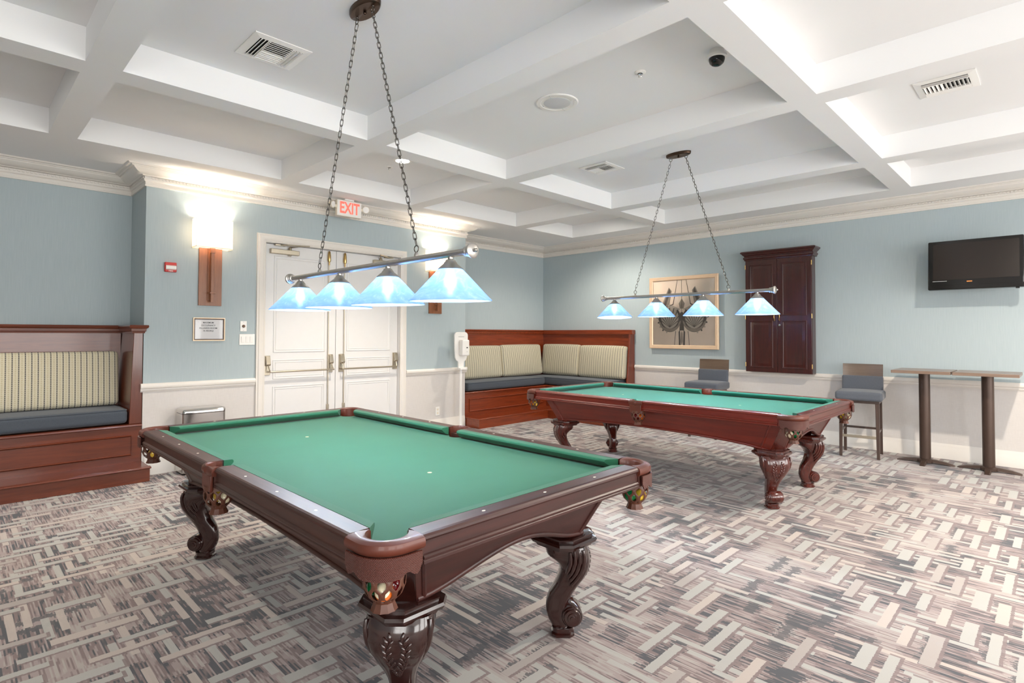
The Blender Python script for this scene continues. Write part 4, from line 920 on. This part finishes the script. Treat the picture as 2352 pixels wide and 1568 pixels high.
def pub_table(label, loc, rz):
    P = thing('pub_table', label, 'table', loc, rz, 'pub tables')
    MB().box(-.26, .26, -.29, .29, .995, 1.027).build('table_top', M['topwood'], P, bevel=.003); MB().box(-.11, .11, -.11, .11, 0.985, .995).build('mounting_plate', M['bronze'], P)
    MB().lathe([(.052, .03), (.052, .985)], 24).build('column', M['bronze'], P, smooth=40)
    MB().lathe([(.075, .012), (.075, .035), (.055, .05), (.052, .05)], 24).build('hub', M['bronze'], P, smooth=40)
    for a, L in ((0, .258), (PI, .258), (PI/2, .22), (-PI/2, .22)):
        d = Vector((math.cos(a), math.sin(a), 0)); w = Vector((-d.y, d.x, 0)); R = []
        for t, hw, z0, z1 in ((.0, .032, .02, .055), (.09, .03, .016, .048), (.18, .027, .008, .036), (L-.02, .026, 0, .022), (L, .022, 0, .012)):
            R.append([tuple(d*t+w*hw+Vector((0, 0, z0))), tuple(d*t+w*hw*.75+Vector((0, 0, z1))), tuple(d*t-w*hw*.75+Vector((0, 0, z1))), tuple(d*t-w*hw+Vector((0, 0, z0)))])
        MB().loft(R).build('foot', M['bronze'], P, smooth=30)
pub_table('narrow pub table nearest the stool, brown top on a round column', (5.995, -.41, 0), .0)
pub_table('right-hand pub table below the television, brown top on a round column', (6.53, -.40, 0), 0)

# ------------------------------------------------------------------ ceiling fittings
def vent(label, x, y, flip):
    V = thing('air_vent', label, 'vent', (x, y, HC), flip, 'ceiling air vents'); h, i_ = .18, .135
    mb = MB(); pr_ = [(h, -.001), (h, -.006), (i_+.006, -.012), (i_, -.012), (i_, -.001)]
    mb.loft([[(sx*r, sy*r, z) for r, z in pr_] for sx, sy in ((-1, -1), (1, -1), (1, 1), (-1, 1), (-1, -1))], False).build('frame', M['white'], V)
    MB().box(-i_, i_, -i_, i_, -.0025, -.001).build('duct', M['dark'], V)
    sl1 = MB().box(-i_, i_, -.011, .011, -.0015, .0015).mesh('slat'); sl2 = MB().box(-.008, .008, -.072, .072, -.0012, .0012).mesh('slat')
    for k_, (yy, a) in enumerate([(-.122, .75), (-.1, .75), (-.08, .75), (.08, -.75), (.1, -.75), (.122, -.75)]):
        link('slat', sl1, M['white'], V, loc=(0, yy, -.011), rot=(a, 0, 0))
    for s in (-1, 1): MB().box(-i_, i_, s*.073-.002, s*.073+.002, -.016, -.002).build('divider', M['white'], V)
    for k_ in range(11):
        xx = -.122+.0244*k_; link('slat', sl2, M['white'], V, loc=(xx, 0, -.011), rot=(0, .7 if xx > 0 else -.7, 0))
    for s in (-1, 1): MB().lathe([(.001, -.007), (.004, -.006), (.004, -.003)], 8, (0, s*.158, 0)).build('screw', M['grey'], V)
vent('white ceiling vent beside the billiard light above the nearest pool table', 3.435, -6.565, 0); vent('white ceiling vent beside the billiard light above the farther pool table', 3.475, -2.96, 0); vent('white ceiling vent at the right, above the television side', 6.51, -2.905, 0)
sp = thing('ceiling_speaker', 'round white ceiling speaker grille between the two billiard lights', 'speaker', (4.25, -4.652, HC))
MB().lathe([(.001, -.006), (.13, -.006), (.135, -.009), (.162, -.009), (.168, -.004), (.168, 0)], 40).build('rim', M['white'], sp, smooth=30)
MB().lathe([(.001, -.0085), (.10, -.0085), (.108, -.0065), (.11, -.005)], 36).build('grille', plain('speaker_grille', (205, 205, 206), .6, vary=.2, scale=220), sp, smooth=30)
for k_ in range(4):
    for r in (.12, .155): MB().lathe([(.001, -.0115), (.0045, -.011), (.0045, -.006)], 8, (r*math.cos(k_*PI/2+.3), r*math.sin(k_*PI/2+.3), 0)).build('screw', M['grey'], sp)
def sprinkler(label, x, y):
    S = thing('sprinkler', label, 'sprinkler', (x, y, HC), 0, 'fire sprinklers')
    MB().lathe([(.018, -.012), (.03, -.011), (.04, -.003), (.04, 0)], 20, cap=False).build('escutcheon', M['white'], S, smooth=40)
    MB().lathe([(.001, -.02), (.012, -.018), (.012, 0)], 12).build('body', M['chrome'], S, smooth=40)
    MB().tube([(-.011, 0, -.016), (-.012, 0, -.03), (0, 0, -.042), (.012, 0, -.03), (.011, 0, -.016)], .0025, 6).build('yoke', M['chrome'], S, smooth=60)
    MB().lathe([(.001, -.046), (.016, -.045), (.016, -.043), (.001, -.042)], 14).build('deflector', M['white'], S)
sprinkler('ceiling sprinkler near the dome camera', 5.0, -4.64); sprinkler('ceiling sprinkler beside the lit recessed light near the doors', 1.812, -4.63); sprinkler('ceiling sprinkler in the far coffer above the cabinet', 4.9, -1.2)
dc = thing('dome_camera', 'white security camera with dark dome on the ceiling', 'camera', (5.52, -4.56, HC))
MB().lathe([(.045, 0), (.047, -.02), (.05, -.03), (.062, -.036), (.064, -.052), (.058, -.056), (.001, -.056)], 28).build('housing', M['white'], dc, smooth=35)
MB().lathe([(.05, -.054), (.05, -.066), (.044, -.084), (.03, -.098), (.012, -.105), (.001, -.106)], 28).build('dome', M['black'], dc, smooth=50)
def can_light(label, x, y, energy, lens=True, size=1.9):
    Cn = thing('recessed_light', label, 'recessed light', (x, y, HC), 0, 'recessed ceiling lights')
    MB().lathe([(.07, -.002), (.075, -.006), (.095, -.005), (.1, 0)], 28, cap=False).build('trim_ring', M['white'], Cn, smooth=40)
    MB().lathe([(.001, -.001), (.07, -.001)], 28, cap=False).build('lens', M['cool'], Cn)
    l = bpy.data.lights.new('can_spot', 'SPOT'); l.energy = energy; l.color = (1., .89, .76); l.spot_size = size; l.spot_blend = .6; l.shadow_soft_size = .05
    o = bpy.data.objects.new('can_spot', l); col.objects.link(o); o.parent = Cn; o.location = (0, 0, -.02)
can_light('lit recessed ceiling light in front of the double doors', 2.10, -4.651, 170)
can_light('recessed ceiling light in the far corner coffer', 1.95, -1.17, 120, size=2.5); can_light('recessed ceiling light in the coffer right of the vent', 7.33, -2.84, 300, size=2.8)
can_light('recessed ceiling light above the left bench', 1.95, -8.34, 160); can_light('recessed ceiling light at the right behind the television side', 9.4, -2.84, 160); can_light('recessed ceiling light right of the viewer', 9.4, -6.43, 120)
